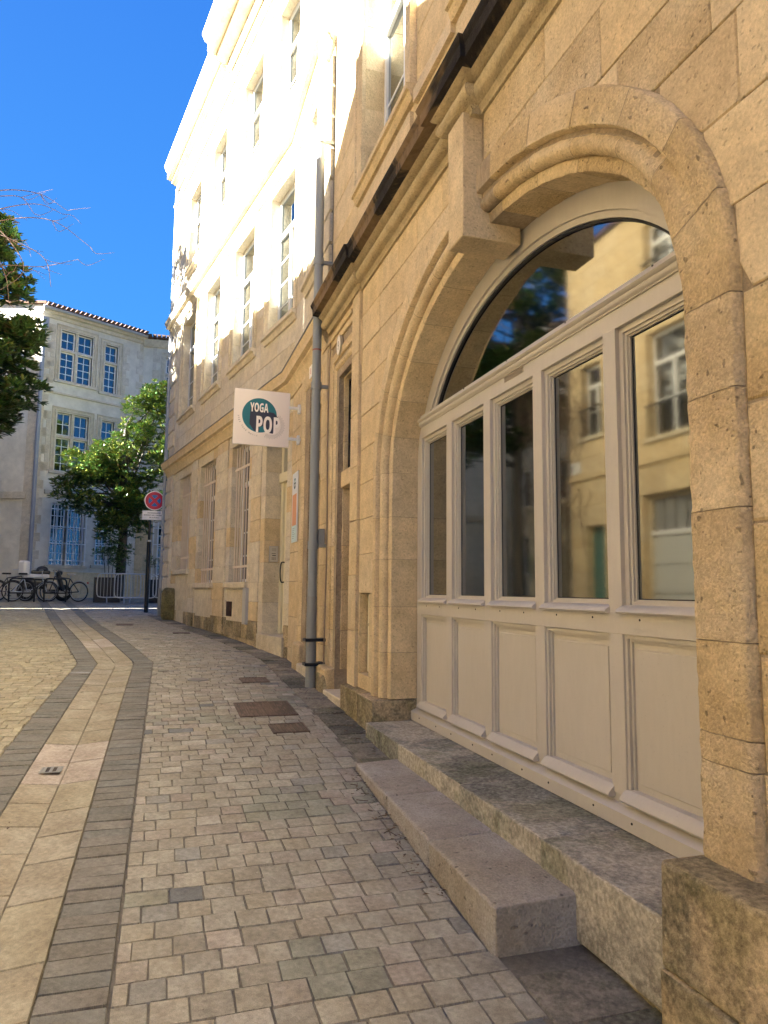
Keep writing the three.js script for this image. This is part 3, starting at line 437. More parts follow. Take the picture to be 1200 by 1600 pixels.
{ // --- door bay beside the arch ---
  const bay = sub(nearB, 'door_bay'), h = { u0: -7.9, u1: -7.2, y0: 0.45, y1: 4.05, d: 0.36 };
  ashlar(bay, -7.185, -6.9, [0.66, 1.2, 1.75, 2.3, 2.85, 3.4, 4.05, 4.72], [], { len: [0.3, 0.4], w: 0.035, depth: 0.2 });
  ashlar(bay, -8.75, -7.185, [4.5, 4.72], [], { len: [0.5, 0.8], w: 0.012 });
  ashlar(bay, -8.75, -8.225, [0.5, 0.95, 1.4, 1.9, 2.4, 2.95, 3.5, 4.05, 4.5], [], { len: [0.5, 0.6], w: 0.012 });
  // moulded surround cut in stones
  const roll = []; for (let a = 200; a >= 10; a -= 32) roll.push([0.15 + 0.055 * Math.cos(a * Math.PI / 180), -0.045 + 0.06 * Math.sin(a * Math.PI / 180)]);
  const prof = () => [[0, -0.36], [0, -0.075], [0.02, -0.065], [0.08, -0.06], ...roll, [0.21, -0.045], [0.225, -0.04], [0.235, 0.01], [0.325, 0.014], [0.325, -0.01]];
  const vert = (u, a, b, f) => { const l = []; for (let i = 0; i <= 6; i++) l.push([u, lerp(a, b, i / 6)]); return f ? l.reverse() : l; };
  const hs = [0.72, 1.15, 1.6, 2.1, 2.75, 3.3, 3.7]; for (let i = 0; i < 6; i++) part(bay, 'jamb_stone', facSweep(vert(-7.9, hs[i] + 0.003, hs[i + 1] - 0.003), prof, 0.012), pick(i < 3 ? M.limeRough : M.lime));
  part(bay, 'lintel', facSweep([[-7.9, 3.704], [-7.9, 4.05], [-7.2, 4.05], [-7.2, 3.9]], prof, 0), M.lime[1]);
  for (let i = 0; i < 6; i++) part(bay, 'jamb_stone', box(-7.2, -7.14, hs[i] + 0.003, hs[i + 1] + (i === 5 ? 0.35 : -0.003), -0.36, 0.0), pick(M.lime));
  part(bay, 'transom', box(-7.95, -7.18, 2.76, 2.95, -0.3, -0.05, 0.015), M.lime[4]);
  const dr = sub(nearB, 'house_door'); part(dr, 'door_leaf', box(-7.9, -7.2, 0.5, 2.76, -0.36, -0.31), std(0.20, 0.13, 0.08, { roughness: 0.5 })); for (const [a, b] of [[0.65, 1.3], [1.4, 2.6]]) part(dr, 'door_panel', box(-7.82, -7.28, a, b, -0.312, -0.295), std(0.22, 0.14, 0.085, { roughness: 0.5 })); part(dr, 'fanlight', box(-7.9, -7.2, 2.95, 4.05, -0.35, -0.33), M.glassFar);
  // wrought iron scrolls over the transom
  const gr = sub(nearB, 'iron_grille'), spiral = (cx, cy, r, turns, dir, a0) => { const l = []; for (let i = 0; i <= 22; i++) { const t = i / 22, a = a0 + dir * t * turns * 2 * Math.PI, q = r * (1 - 0.78 * t); l.push([cx + Math.cos(a) * q, cy + Math.sin(a) * q, -0.13]); } return tube(l, 0.011, 0.009, 2, 6); };
  part(gr, 'grille_frame', flat(ring(-7.88, -7.22, 2.97, 4.03, 0.02, -0.14, -0.12)), M.iron);
  for (const sx of [-1, 1]) for (const [y, r, dir, a0] of [[3.16, 0.13, 1, -1.5], [3.44, 0.14, -1, 1.5], [3.66, 0.1, 1, -1.5], [3.86, 0.12, -1, 1.5]]) part(gr, 'scroll', spiral(-7.55 + sx * 0.16, y, r, 1.6, dir * sx, a0), M.iron);
  for (const u of [-7.72, -7.55, -7.38]) part(gr, 'grille_bar', rod([u, 2.97, -0.13], [u, 4.03, -0.13], 0.009), M.iron);
  // worn foot of the jamb and the doorstep
  const pl = nearB.children.find((c) => c.name === 'plinth');
  const boulder = (a, b, y0, y1, w0, w1, mat, nz) => { const g = new RoundedBoxGeometry(b - a, y1 - y0, w1 - w0, 6, 0.05), q = g.attributes.position; g.translate((a + b) / 2, (y0 + y1) / 2, (w0 + w1) / 2); for (let i = 0; i < q.count; i++) { const x = q.getX(i), y = q.getY(i), z = q.getZ(i); q.setXYZ(i, x + (n3(x * 8, y * 8, z * 8 + 5, 7) - 0.5) * nz, y + (n3(x * 8 + 20, y * 8, z * 8, 8) - 0.5) * nz, z + (n3(x * 8, y * 8 + 30, z * 8, 9) - 0.5) * nz); } g.computeVertexNormals(); return part(pl, 'worn_stone', boxUV(g), mat); };
  boulder(-8.62, -7.93, 0.3, 0.74, -0.36, 0.1, M.limeRough[1], 0.06); boulder(-8.3, -7.93, 0.3, 0.66, -0.1, 0.13, M.mossy[0], 0.05);
  part(pl, 'doorstep', box(-7.95, -7.17, 0.2, 0.505, -0.36, 0.11, 0.015), M.limePale[1]);
  // oval number plate
  const c = document.createElement('canvas'); c.width = 128; c.height = 160; const x = c.getContext('2d'); x.fillStyle = '#e9e2d4'; x.fillRect(0, 0, 128, 160); x.fillStyle = '#6d5f53'; x.font = 'bold 92px serif'; x.textAlign = 'center'; x.textBaseline = 'middle'; x.fillText('9', 64, 84);
  const t = new THREE.CanvasTexture(c); t.colorSpace = THREE.SRGBColorSpace; const pg = new THREE.CircleGeometry(1, 36); pg.scale(0.085, 0.112, 1); pg.translate(-7.8, 4.405, 0.034);
  const plate = sub(nearB, 'number_plate'); part(plate, 'number', pg, new THREE.MeshStandardMaterial({ map: t, roughness: 0.4 })); const rim = new THREE.CylinderGeometry(1, 1, 0.03, 36); rim.rotateX(Math.PI / 2); rim.scale(0.092, 0.12, 1); rim.translate(-7.8, 4.405, 0.018); part(plate, 'rim', rim, M.limePale[0]);
}
{ // --- cornice, upper wall and windows ---
  const cp = [[-8.29, 0.03], [-6.88, 0.03], [-6.88, 0], [-4.30, 0], [-4.30, 0.06], [-4.01, 0.06], [-4.01, 0], [3.4, 0]];
  const torus = []; for (let a = -80; a <= 80; a += 20) torus.push([0.055 + 0.055 * Math.cos(a * Math.PI / 180), 4.80 + 0.055 * Math.sin(a * Math.PI / 180)]);
  part(nearB, 'cornice_moulding', sweep([[-0.05, 4.69], [0.022, 4.69], [0.022, 4.715], [0.04, 4.74], ...torus, [0.1, 4.865], [0.13, 4.885], [0.14, 4.9], [-0.05, 4.9]], cp, -1), std(0.66, 0.54, 0.33, { map: stoneMap, bumpMap: roughBump, bumpScale: 0.008, roughness: 1 }));
  const cc = cp.map(([u, w]) => [u, w > 0.05 ? 0.03 : w]);
  part(nearB, 'cornice_cap', sweep([[-0.05, 4.9], [0.15, 4.9], [0.215, 4.905], [0.22, 4.985], [0.235, 5.0], [0.245, 5.03], [0.2, 5.06], [-0.05, 5.12]], cc, -1), std(0.44, 0.40, 0.35, { map: crustMap, bumpMap: roughBump, bumpScale: 0.01, roughness: 1 }));
  part(nearB, 'string_course', sweep([[-0.02, 4.575], [0.02, 4.575], [0.03, 4.59], [0.03, 4.61], [-0.02, 4.62]], [[-8.7, 0.012], [-7.19, 0.012]], -1), M.lime[0]);
  const up = sub(nearB, 'upper_wall'), hs = [{ u0: -6.92, u1: -5.5, y0: 5.86, y1: 8.3, d: 0.34 }, { u0: -4.25, u1: -2.85, y0: 5.86, y1: 8.3, d: 0.34 }, { u0: -1.6, u1: -0.2, y0: 5.86, y1: 8.3, d: 0.34 }];
  ashlar(up, -8.35, 0.6, [5.1, 5.46, 5.86, 6.3, 6.74, 7.2, 7.7, 8.3, 8.8, 9.4, 10.2, 11, 12], hs, { len: [0.7, 1.1], mats: M.lime, w: -0.01 });
  backing(up, -8.4, 3.4, 4.9, 12, hs.map((h) => holeRect(h)), -0.36, -0.02, M.mortar);
  for (const h of hs) {
    casement(nearB, h.u0, h.u1, h.y0, h.y1, -0.25, { bars: 1, glass: M.glassUp });
    part(nearB, 'window_surround', facSweep([[h.u0, h.y0], [h.u0, h.y1], [h.u1, h.y1], [h.u1, h.y0]], () => [[0.004, -0.02], [0.004, 0.03], [0.03, 0.04], [0.16, 0.04], [0.17, 0.055], [0.2, 0.055], [0.2, -0.02]]), M.lime[3]);
    part(nearB, 'window_sill', sweep([[-0.3, 5.72], [0.03, 5.72], [0.05, 5.75], [0.06, 5.79], [0.085, 5.80], [0.085, 5.855], [-0.3, 5.872]], [[h.u0 - 0.2, 0], [h.u1 + 0.2, 0]], -1), M.lime[0]);
    part(nearB, 'window_apron', box(h.u0 - 0.12, h.u1 + 0.12, 5.2, 5.66, -0.02, 0.025), M.lime[5]);
  }
  part(nearB, 'string_course', sweep([[-0.02, 5.66], [0.03, 5.66], [0.03, 5.78], [0.02, 5.8], [-0.02, 5.8]], [[-5.28, 0], [-4.47, 0]], -1), M.lime[2]);
  part(nearB, 'building_core', box(-8.4, 8, 0.2, 12, -7, -0.42, 0), M.plaster); part(nearB, 'roof', box(-8.4, 8.3, 12, 12.4, -7, 0.3, 0), M.slate); part(nearB, 'side_wall', box(3.4, 8, -0.5, 12, -0.45, 0.0, 0), M.lime[1]);
}
// ---------- the corner building beyond, bending with the street ----------
const cornB = thing('corner_building', 'tall pale limestone corner building of three storeys, sunlit above, with barred ground-floor windows', 'building', [1.9, 0, -10.9], -1.38646);
{
  const TA = -0.18434, A2B = (u, w = 0) => [u * Math.cos(TA) + w * Math.sin(TA), -u * Math.sin(TA) + w * Math.cos(TA)];
  const onA = (g) => { g.rotation.y = TA; return g; };
  const wall = sub(cornB, 'wall'), sideW = onA(sub(cornB, 'side_wall')), upW = sub(cornB, 'upper_wall'), upA = onA(sub(cornB, 'upper_side_wall'));
  const gf = [.72, 1.05, 1.38, 1.72, 2.05, 2.42, 2.8, 3.2, 3.6, 4.0, 4.38, 4.68], gW = [{ u0: -8.2, u1: -6.95, y0: 2.05, y1: 4.38, d: 0.3 }, { u0: -6.0, u1: -4.68, y0: 1.72, y1: 4.38, d: 0.3 }, { u0: -3.45, u1: -2.27, y0: 1.72, y1: 4.38, d: 0.3 }], dH = { u0: -1.3, u1: -0.25, y0: 0.72, y1: 4.38, d: 0.36 };
  const GM = [M.lime[0], M.lime[2], ...M.limePale], holes = [...gW, dH];
  for (const [a, b, w] of [[-8.92, -6.72, -0.03], [-6.72, -6.22, 0], [-6.22, -4.45, -0.03], [-4.45, -3.68, 0], [-3.68, -2.05, -0.03], [-2.05, -1.52, 0], [-1.52, 0.0, -0.02]]) {
    const low = sub(wall, 'x'); wall.remove(low);
    ashlar(wall, a, b, gf.slice(3), holes, { len: [0.45, 0.75], mats: GM, w });
    ashlar(wall, a, b, [0.4, ...gf.slice(0, 4)], holes, { len: [0.5, 0.8], mats: GM, w: w + 0.01, lowMats: a < -6.5 || a > -2 ? [M.limePale[1], M.mossy[0]] : M.mossy });
  }
  backing(wall, -9.7, 0.05, 0.2, 4.9, holes.map((h) => holeRect(h)), -0.36, -0.045, M.mortarGrey);
  for (const h of gW) { part(cornB, 'window_sill', box(h.u0 - 0.12, h.u1 + 0.12, h.y0 - 0.1, h.y0 + 0.005, -0.3, 0.045, 0.008), pick(M.limePale)); part(cornB, 'apron_panel', box(h.u0, h.u1, h.y0 - 0.72, h.y0 - 0.14, -0.05, -0.012, 0.004), pick(M.limePale)); }
  // barred windows
  for (const h of gW) {
    casement(cornB, h.u0, h.u1, h.y0, h.y1, -0.29, { bars: 3, glass: M.glassFar });
    const g = sub(cornB, 'window_grille'), n = 7; for (let i = 0; i < n; i++) { const u = lerp(h.u0 + 0.09, h.u1 - 0.09, i / (n - 1)); part(g, 'bar', rod([u, h.y0 - 0.02, -0.12], [u, h.y1 + 0.02, -0.12], 0.017, 8), M.whiteBar); }
    for (const y of [h.y0 + 0.3, h.y1 - 0.45]) part(g, 'cross_bar', box(h.u0 - 0.02, h.u1 + 0.02, y - 0.022, y + 0.022, -0.132, -0.108, 0.004), M.whiteBar);
  }
  // rusticated quoins at the far corner, all the way up
  const qn = sub(cornB, 'quoins'); for (let y = 0.75, k = 0; y < 13.0; k++) { const h = y < 4.6 ? 0.38 : 0.44; if (!((y + h > 4.64 && y < 5.05) || (y + h > 8.62 && y < 9.05) || y + h > 12.8)) part(qn, 'quoin', box(k % 2 ? -9.66 : -9.66, k % 2 ? -9.05 : -8.95, y + 0.025, y + h - 0.025, -0.3, 0.045, 0.02), pick(y > 5 ? M.limePale : M.limeGrey)); y += h; }
  part(qn, 'quoin_base', box(-9.69, -8.93, 0.4, 0.74, -0.3, 0.06, 0.02), M.limeGrey[1]); part(qn, 'quoin_backing', box(-9.62, -8.9, 0.4, 12.9, -0.34, 0.012, 0), M.limeGrey[2]);
  // --- street door with fanlight ---
  const dr = sub(cornB, 'street_door'), bx = (n, a, b, y0, y1, w0, w1, mt = M.cream, r = 0.005) => part(dr, n, box(a, b, y0, y1, w0, w1, r), mt);
  bx('door_frame', -1.3, -1.2, 0.86, 4.38, -0.42, -0.3); bx('door_frame', -0.35, -0.25, 0.86, 4.38, -0.42, -0.3); bx('transom_bar', -1.3, -0.25, 3.42, 3.58, -0.42, -0.26); bx('door_leaf', -1.2, -0.35, 0.88, 3.42, -0.40, -0.34);
  bx('door_panel', -1.08, -0.47, 1.75, 3.25, -0.345, -0.325); bx('door_panel', -1.08, -0.47, 1.0, 1.55, -0.345, -0.325); bx('fanlight', -1.2, -0.35, 3.58, 4.3, -0.38, -0.37, M.glassFar, 0);
  part(dr, 'handle', tube([[-1.1, 1.72, -0.32], [-1.1, 1.72, -0.27], [-1.1, 2.05, -0.27], [-1.1, 2.05, -0.32]], 0.012), M.iron); bx('lock', -0.98, -0.92, 1.85, 2.0, -0.33, -0.31, M.iron);
  part(cornB, 'doorstep', box(-1.45, -0.2, 0.45, 0.86, -0.42, 0.03, 0.012), M.limePale[0]);
  { // intercom panel on the reveal
    const c = document.createElement('canvas'); c.width = 96; c.height = 160; const x = c.getContext('2d'); x.fillStyle = '#b9b2a6'; x.fillRect(0, 0, 96, 160); x.fillStyle = '#8d867a'; for (let i = 0; i < 5; i++) x.fillRect(22, 18 + i * 7, 52, 3); x.fillStyle = '#3a3733'; x.fillRect(20, 72, 50, 5); x.fillRect(28, 92, 44, 9); x.fillStyle = '#6c675f'; for (let i = 0; i < 3; i++) for (let j = 0; j < 3; j++) x.fillRect(22 + i * 18, 116 + j * 11, 12, 7);
    const t = new THREE.CanvasTexture(c); t.colorSpace = THREE.SRGBColorSpace; const ic = sub(cornB, 'intercom'), b = box(-1.302, -1.275, 2.06, 2.33, -0.27, -0.11, 0.006); part(ic, 'housing', b, std(0.45, 0.43, 0.40, { roughness: 0.35, metalness: 0.5 })); const p = new THREE.PlaneGeometry(0.14, 0.25); p.rotateY(Math.PI / 2); p.translate(-1.272, 2.195, -0.19); part(ic, 'face_plate', p, new THREE.MeshStandardMaterial({ map: t, roughness: 0.35 }));
  }
  part(cornB, 'vent_grille', box(-3.42, -3.08, 1.08, 1.36, -0.03, 0.004, 0.004), std(0.10, 0.045, 0.03, { map: rustMap })); part(cornB, 'utility_box', box(-2.16, -1.98, 0.98, 1.62, -0.02, 0.07, 0.008), std(0.46, 0.45, 0.42, { roughness: 0.6 }));
  // --- the stretch in line with the carriage house: u 0 .. 2.4 ---
  const dA = { u0: 1.3, u1: 2.02, y0: 0.55, y1: 4.4, d: 0.36 };
  ashlar(sideW, 0.0, 0.78, [0.35, 0.75, 1.2, 1.72, 2.15, 2.6, 3.05, 3.5, 4.0, 4.38, 4.68], [], { len: [0.5, 0.7], mats: M.lime });
  ashlar(sideW, 0.78, 2.2, [4.68 - 0.001, 4.7], [], {}); ashlar(sideW, 0.78, 2.2, [4.62, 4.69], [], { len: [0.7, 0.9] });
  backing(sideW, -0.06, 2.22, 0.2, 4.9, [holeRect(dA)], -0.36, -0.012, M.mortar);
  const prof = () => [[0, -0.36], [0, -0.1], [0.03, -0.09], [0.05, -0.06], [0.12, -0.055], [0.14, -0.1], [0.19, -0.1], [0.21, -0.04], [0.3, -0.035], [0.32, 0.0], [0.36, 0.02], [0.5, 0.02], [0.5, -0.02]];
  const hs = [0.62, 1.1, 1.7, 2.3, 2.9, 3.5]; for (let i = 0; i < 5; i++) part(sideW, 'jamb_stone', facSweep([[1.3, hs[i] + 0.003], [1.3, lerp(hs[i], hs[i + 1], 0.5)], [1.3, hs[i + 1] - 0.003]], prof, 0.01), pick(M.lime)); part(sideW, 'lintel', facSweep([[1.3, 3.505], [1.3, 4.1], [2.02, 4.1], [2.02, 3.9]], prof, 0), M.lime[2]);
  part(sideW, 'transom', box(1.28, 2.05, 3.12, 3.3, -0.3, -0.06, 0.012), M.lime[3]); part(sideW, 'door_jamb', box(2.02, 2.2, 0.4, 4.62, -0.36, -0.02), M.lime[1]); part(sideW, 'doorstep', box(1.2, 2.1, 0.25, 0.62, -0.36, 0.09, 0.02), M.limePale[2]);
  { const g = new RoundedBoxGeometry(0.36, 0.5, 0.3, 5, 0.06), q = g.attributes.position; for (let i = 0; i < q.count; i++) q.setXYZ(i, q.getX(i) + (n3(q.getX(i) * 9, q.getY(i) * 9, q.getZ(i) * 9 + 3, 7) - 0.5) * 0.07, q.getY(i) + (n3(q.getX(i) * 9 + 9, q.getY(i) * 9, q.getZ(i) * 9 + 3, 8) - 0.5) * 0.07, q.getZ(i)); g.computeVertexNormals(); g.translate(1.02, 0.62, -0.05); part(sideW, 'worn_stone', boxUV(g), M.limeRough[2]); }
  const dA2 = onA(sub(cornB, 'house_door')); part(dA2, 'door_leaf', box(1.3, 2.02, 0.6, 3.12, -0.36, -0.3), std(0.16, 0.11, 0.07, { roughness: 0.5 })); part(dA2, 'fanlight', box(1.3, 2.02, 3.3, 4.1, -0.36, -0.34), M.glassFar);
  // --- upper floors ---
  const f1 = [[-8.2, -6.9], [-5.82, -4.6], [-3.5, -2.2], [-1.27, -0.08]].map(([a, b]) => ({ u0: a, u1: b, y0: 6.0, y1: 8.48, d: 0.34 })), f2 = [[-8.0, -6.8], [-5.6, -4.48], [-3.18, -1.96], [-1.03, -0.03]].map(([a, b]) => ({ u0: a, u1: b, y0: 9.85, y1: 11.88, d: 0.34 })), a1 = { u0: 1.1, u1: 1.95, y0: 6.0, y1: 8.48, d: 0.34 }, a2 = { u0: 1.1, u1: 1.95, y0: 9.85, y1: 11.88, d: 0.34 };
  ashlar(upW, -8.92, 0.0, [5.0, 5.5, 6.0, 6.5, 7.0, 7.5, 8.0, 8.48, 8.75], f1, { len: [0.6, 0.95], mats: [...M.limePale, M.limeGrey[0]] }); ashlar(upW, -8.92, 0.0, [9.0, 9.4, 9.85, 10.4, 10.95, 11.4, 11.88, 12.4, 13.1], f2, { len: [0.8, 1.3], mats: M.limePale });
  ashlar(upA, 0.0, 2.0, [5.0, 5.5, 6.0, 6.5, 7.0, 7.5, 8.0, 8.48, 8.75], [a1], { len: [0.7, 1.1], mats: M.limePale }); ashlar(upA, 0.0, 2.5, [9.0, 9.4, 9.85, 10.4, 10.95, 11.4, 11.88, 12.4, 13.1], [a2], { len: [0.8, 1.2], mats: M.limePale });
  backing(upW, -9.62, 0.03, 4.9, 13.4, [...f1, ...f2].map((h) => holeRect(h)), -0.37, -0.012, M.mortarGrey); backing(upA, -0.05, 2.5, 4.9, 13.4, [a1, a2].map((h) => holeRect(h)), -0.37, -0.012, M.mortarGrey);
  for (let y = 5.08; y < 8.4; y += 0.43) part(upA, 'quoin', box(2.0, 2.48, y + 0.02, y + 0.41, -0.1, 0.03, 0.015), pick(M.limePale));
  for (const [l, grp] of [[f1, 0], [f2, 0], [[a1, a2], 1]]) for (const h of l) {
    const g = casement(cornB, h.u0, h.u1, h.y0, h.y1, -0.17, { bars: h.y0 < 7 ? 3 : 1, transom: h.y0 < 7 ? 7.75 : 11.15, glass: M.glassUp, mat: M.frameGrey }); if (grp) onA(g);
    const s = part(cornB, 'window_surround', facSweep([[h.u0, h.y0], [h.u0, h.y1], [h.u1, h.y1], [h.u1, h.y0]], () => [[0.004, -0.02], [0.004, 0.02], [0.02, 0.03], [0.15, 0.03], [0.155, 0.055], [0.2, 0.055], [0.2, -0.02]]), M.limePale[1]), q = part(cornB, 'window_sill', sweep([[-0.3, h.y0 - 0.16], [0.03, h.y0 - 0.16], [0.05, h.y0 - 0.12], [0.06, h.y0 - 0.08], [0.1, h.y0 - 0.07], [0.105, h.y0 - 0.01], [-0.3, h.y0 + 0.012]], [[h.u0 - 0.2, 0], [h.u1 + 0.2, 0]], -1), M.limePale[2]);
    if (grp) { onA(s); onA(q); }
  }
  // --- cornices following the bend ---
  const pts = (uEnd, uFar) => [[uFar, 0], [0, 0], A2B(uEnd)];
  const cr = (n, prof2, uEnd, uFar, mt) => part(cornB, n, sweep(prof2, pts(uEnd, uFar), -1), mt);
  cr('first_cornice', [[-0.05, 4.6], [0.02, 4.6], [0.02, 4.64], [0.05, 4.68], [0.06, 4.73], [0.1, 4.77], [0.1, 4.8], [0.16, 4.82], [0.165, 4.9], [0.185, 4.93], [0.19, 4.97], [-0.05, 4.99]], 2.43, -9.72, M.lime[5]);
  cr('lead_flashing', [[-0.05, 4.99], [0.2, 4.972], [0.205, 4.985], [-0.05, 5.03]], 2.43, -9.74, M.pipeGrey);
  cr('second_cornice', [[-0.05, 8.66], [0.035, 8.66], [0.035, 8.7], [0.06, 8.72], [0.075, 8.76], [0.11, 8.78], [0.12, 8.82], [0.2, 8.84], [0.205, 8.9], [0.23, 8.93], [0.25, 8.97], [0.25, 9.0], [-0.05, 9.06]], 2.52, -9.75, M.limePale[3]);
  cr('window_ledge', [[-0.03, 9.3], [0.05, 9.3], [0.07, 9.36], [0.07, 9.42], [-0.03, 9.44]], 2.5, -9.7, M.limePale[0]);
  cr('architrave', [[-0.05, 12.2], [0.04, 12.2], [0.04, 12.28], [0.07, 12.3], [0.07, 12.38], [0.11, 12.4], [0.14, 12.46], [0.14, 12.5], [-0.05, 12.52]], 2.5, -9.72, M.limePale[2]);
  const eave = (p, y) => [[-0.05, y], [0.05, y], [0.07, y + 0.12], [p * 0.5, y + 0.18], [p * 0.5, y + 0.24], [p * 0.8, y + 0.27], [p * 0.8, y + 0.46], [p * 0.9, y + 0.5], [p, y + 0.62], [p, y + 0.68], [-0.05, y + 0.76]];
  part(cornB, 'eaves_cornice', sweep(eave(0.42, 13.05), [[-9.85, 0], [-4.5, 0]], -1), M.limePale[4]); part(cornB, 'eaves_cornice', sweep(eave(0.62, 13.08), [[-4.4, 0.06], [0, 0.06], A2B(2.5, 0.06)], -1), M.limePale[0]);
  // core, roof, chimneys
  part(cornB, 'building_core', box(-9.6, 2.2, 0.3, 13.3, -8, -0.45, 0), M.plaster);
  part(cornB, 'roof', sweep([[0.3, 13.7], [-1.2, 15.0], [-5, 15.6], [-8, 13.7]], [[-9.8, 0], [2.3, 0]], -1), M.slate);
  for (const [u, w, h] of [[-4.75, -0.5, 15.9], [-6.6, -1.6, 16.6]]) { const ch = sub(cornB, 'chimney'); part(ch, 'stack', box(u - 0.3, u + 0.3, 13.6, h, w - 0.5, w), M.limeGrey[3]); part(ch, 'cap', box(u - 0.36, u + 0.36, h, h + 0.12, w - 0.56, w + 0.06), M.limeGrey[0]); }
  // downpipes
  const dp = sub(cornB, 'corner_drainpipe'); part(dp, 'pipe', rod([-9.72, 1.6, 0.06], [-9.72, 13.0, 0.06], 0.05, 12), M.pipeBlue); part(dp, 'pipe_foot', rod([-9.72, 0.6, 0.06], [-9.72, 1.6, 0.06], 0.06, 12), M.pipeGrey); for (const y of [2.2, 4.4, 6.6, 8.9, 11.1]) part(dp, 'collar', rod([-9.72, y, 0.06], [-9.72, y + 0.05, 0.06], 0.062, 12), M.pipeBlue);
  // number plate over the second door
  const c = document.createElement('canvas'); c.width = 96; c.height = 96; const x = c.getContext('2d'); x.fillStyle = '#efe6da'; x.fillRect(0, 0, 96, 96); x.fillStyle = '#b5564a'; x.font = 'bold 66px sans-serif'; x.textAlign = 'center'; x.textBaseline = 'middle'; x.fillText('8', 48, 50); const t = new THREE.CanvasTexture(c); t.colorSpace = THREE.SRGBColorSpace;
  const np = onA(sub(cornB, 'number_plate')), pg = new THREE.PlaneGeometry(0.17, 0.16); pg.translate(1.47, 4.58, 0.0285); part(np, 'number', pg, new THREE.MeshStandardMaterial({ map: t, roughness: 0.4 })); part(np, 'plate', box(1.38, 1.56, 4.49, 4.67, 0.0, 0.027, 0.003), M.white);
}
// ---------- downpipe between the two houses ----------
{
  const p = thing('drainpipe', 'tall grey zinc drainpipe with collars running down between the two stone houses', 'drainpipe', [1.735, 0, -8.37]);
  part(p, 'pipe', rod([0, 1.5, 0], [0, 8.8, 0], 0.054, 18), M.zinc); part(p, 'cast_iron_shoe', rod([0, 0.42, 0], [0, 1.52, 0], 0.06, 18), M.pipeGrey);
  for (const y of [2.08, 4.02, 5.6, 7.2]) { part(p, 'collar', rod([0, y, 0], [0, y + 0.09, 0], 0.064, 18), M.zinc); part(p, 'bracket', box(0.04, 0.18, y + 0.02, y + 0.06, -0.02, 0.02, 0), M.pipeGrey); }
  for (const y of [0.72, 1.0]) part(p, 'strap', box(-0.085, 0.2, y, y + 0.035, -0.085, 0.085, 0.004), M.iron);
  part(p, 'ribbon', rod([0, 4.5, 0], [0, 4.52, 0], 0.0555, 18), std(0.30, 0.11, 0.10)); part(p, 'cable', tube([[0.13, 0.7, 0.1], [0.14, 2.2, 0.11], [0.13, 3.6, 0.1], [0.14, 4.6, 0.12]], 0.008, 0.008, 6, 5), std(0.30, 0.22, 0.15)); part(p, 'clip_box', box(0.06, 0.13, 2.1, 2.32, -0.03, 0.05, 0.006), M.pipeGrey);
}
// ---------- houses across the street (their shade falls on the pavement, the door glass mirrors them) ----------
const OX = -5.45;
{
  const g = thing('gabled_house', 'pale rendered gabled house across from the carriage entrance', 'building', [OX, 0, 0], Math.PI / 2), H = []; for (const y of [0.9, 4.6, 7.4]) for (const u of [3.0, 5.4, 7.8]) if (y < 7 || u > 4) H.push({ u0: u, u1: u + 1.05, y0: y, y1: y + 1.9 });
  part(g, 'wall', boxUV(flat(shapeHoles([[2.0, -0.4], [9.88, -0.4], [9.88, 10.0], [6.6, 11.35], [2.0, 8.75]], H.map((h) => holeRect(h, 0)), -0.4, 0))), M.paleRender[2]); part(g, 'house_core', flat(shapeHoles([[2.05, 0], [9.85, 0], [9.85, 9.9], [6.6, 11.25], [2.05, 8.6]], [], -7, -0.45)), M.plaster);
  for (const h of H) { casement(g, h.u0, h.u1, h.y0, h.y1, -0.2, { bars: 1, glass: M.glassFar }); part(g, 'window_sill', box(h.u0 - 0.1, h.u1 + 0.1, h.y0 - 0.1, h.y0, -0.2, 0.07), M.limePale[0]); }
}
{
  const lo = thing('low_house', 'low cream rendered house with a flat eave beside the gabled house', 'building', [OX, 0, 0], Math.PI / 2), H = []; for (const y of [1.2, 4.6]) for (const u of [-9.4, -6.5, -3.6, -0.8]) H.push({ u0: u, u1: u + 1.1, y0: y, y1: y + 1.9 });
  part(lo, 'wall', boxUV(flat(shapeHoles(rect(-11, 1.98, -0.7, 8.2), H.map((q) => holeRect(q, 0)), -0.4, 0))), M.paleRender[0]); for (const h of H) { casement(lo, h.u0, h.u1, h.y0, h.y1, -0.2, { bars: 1, glass: M.glassFar }); part(lo, 'window_sill', box(h.u0 - 0.1, h.u1 + 0.1, h.y0 - 0.1, h.y0, -0.2, 0.07), M.limePale[0]); }
  part(lo, 'house_core', box(-11, 1.95, 0, 8.1, -7, -0.45, 0), M.plaster); part(lo, 'roof', sweep([[0.12, 8.2], [0.12, 8.3], [-3.5, 9.0], [-7, 8.2]], [[-11, 0], [1.98, 0]], -1), M.tile[0]);
}
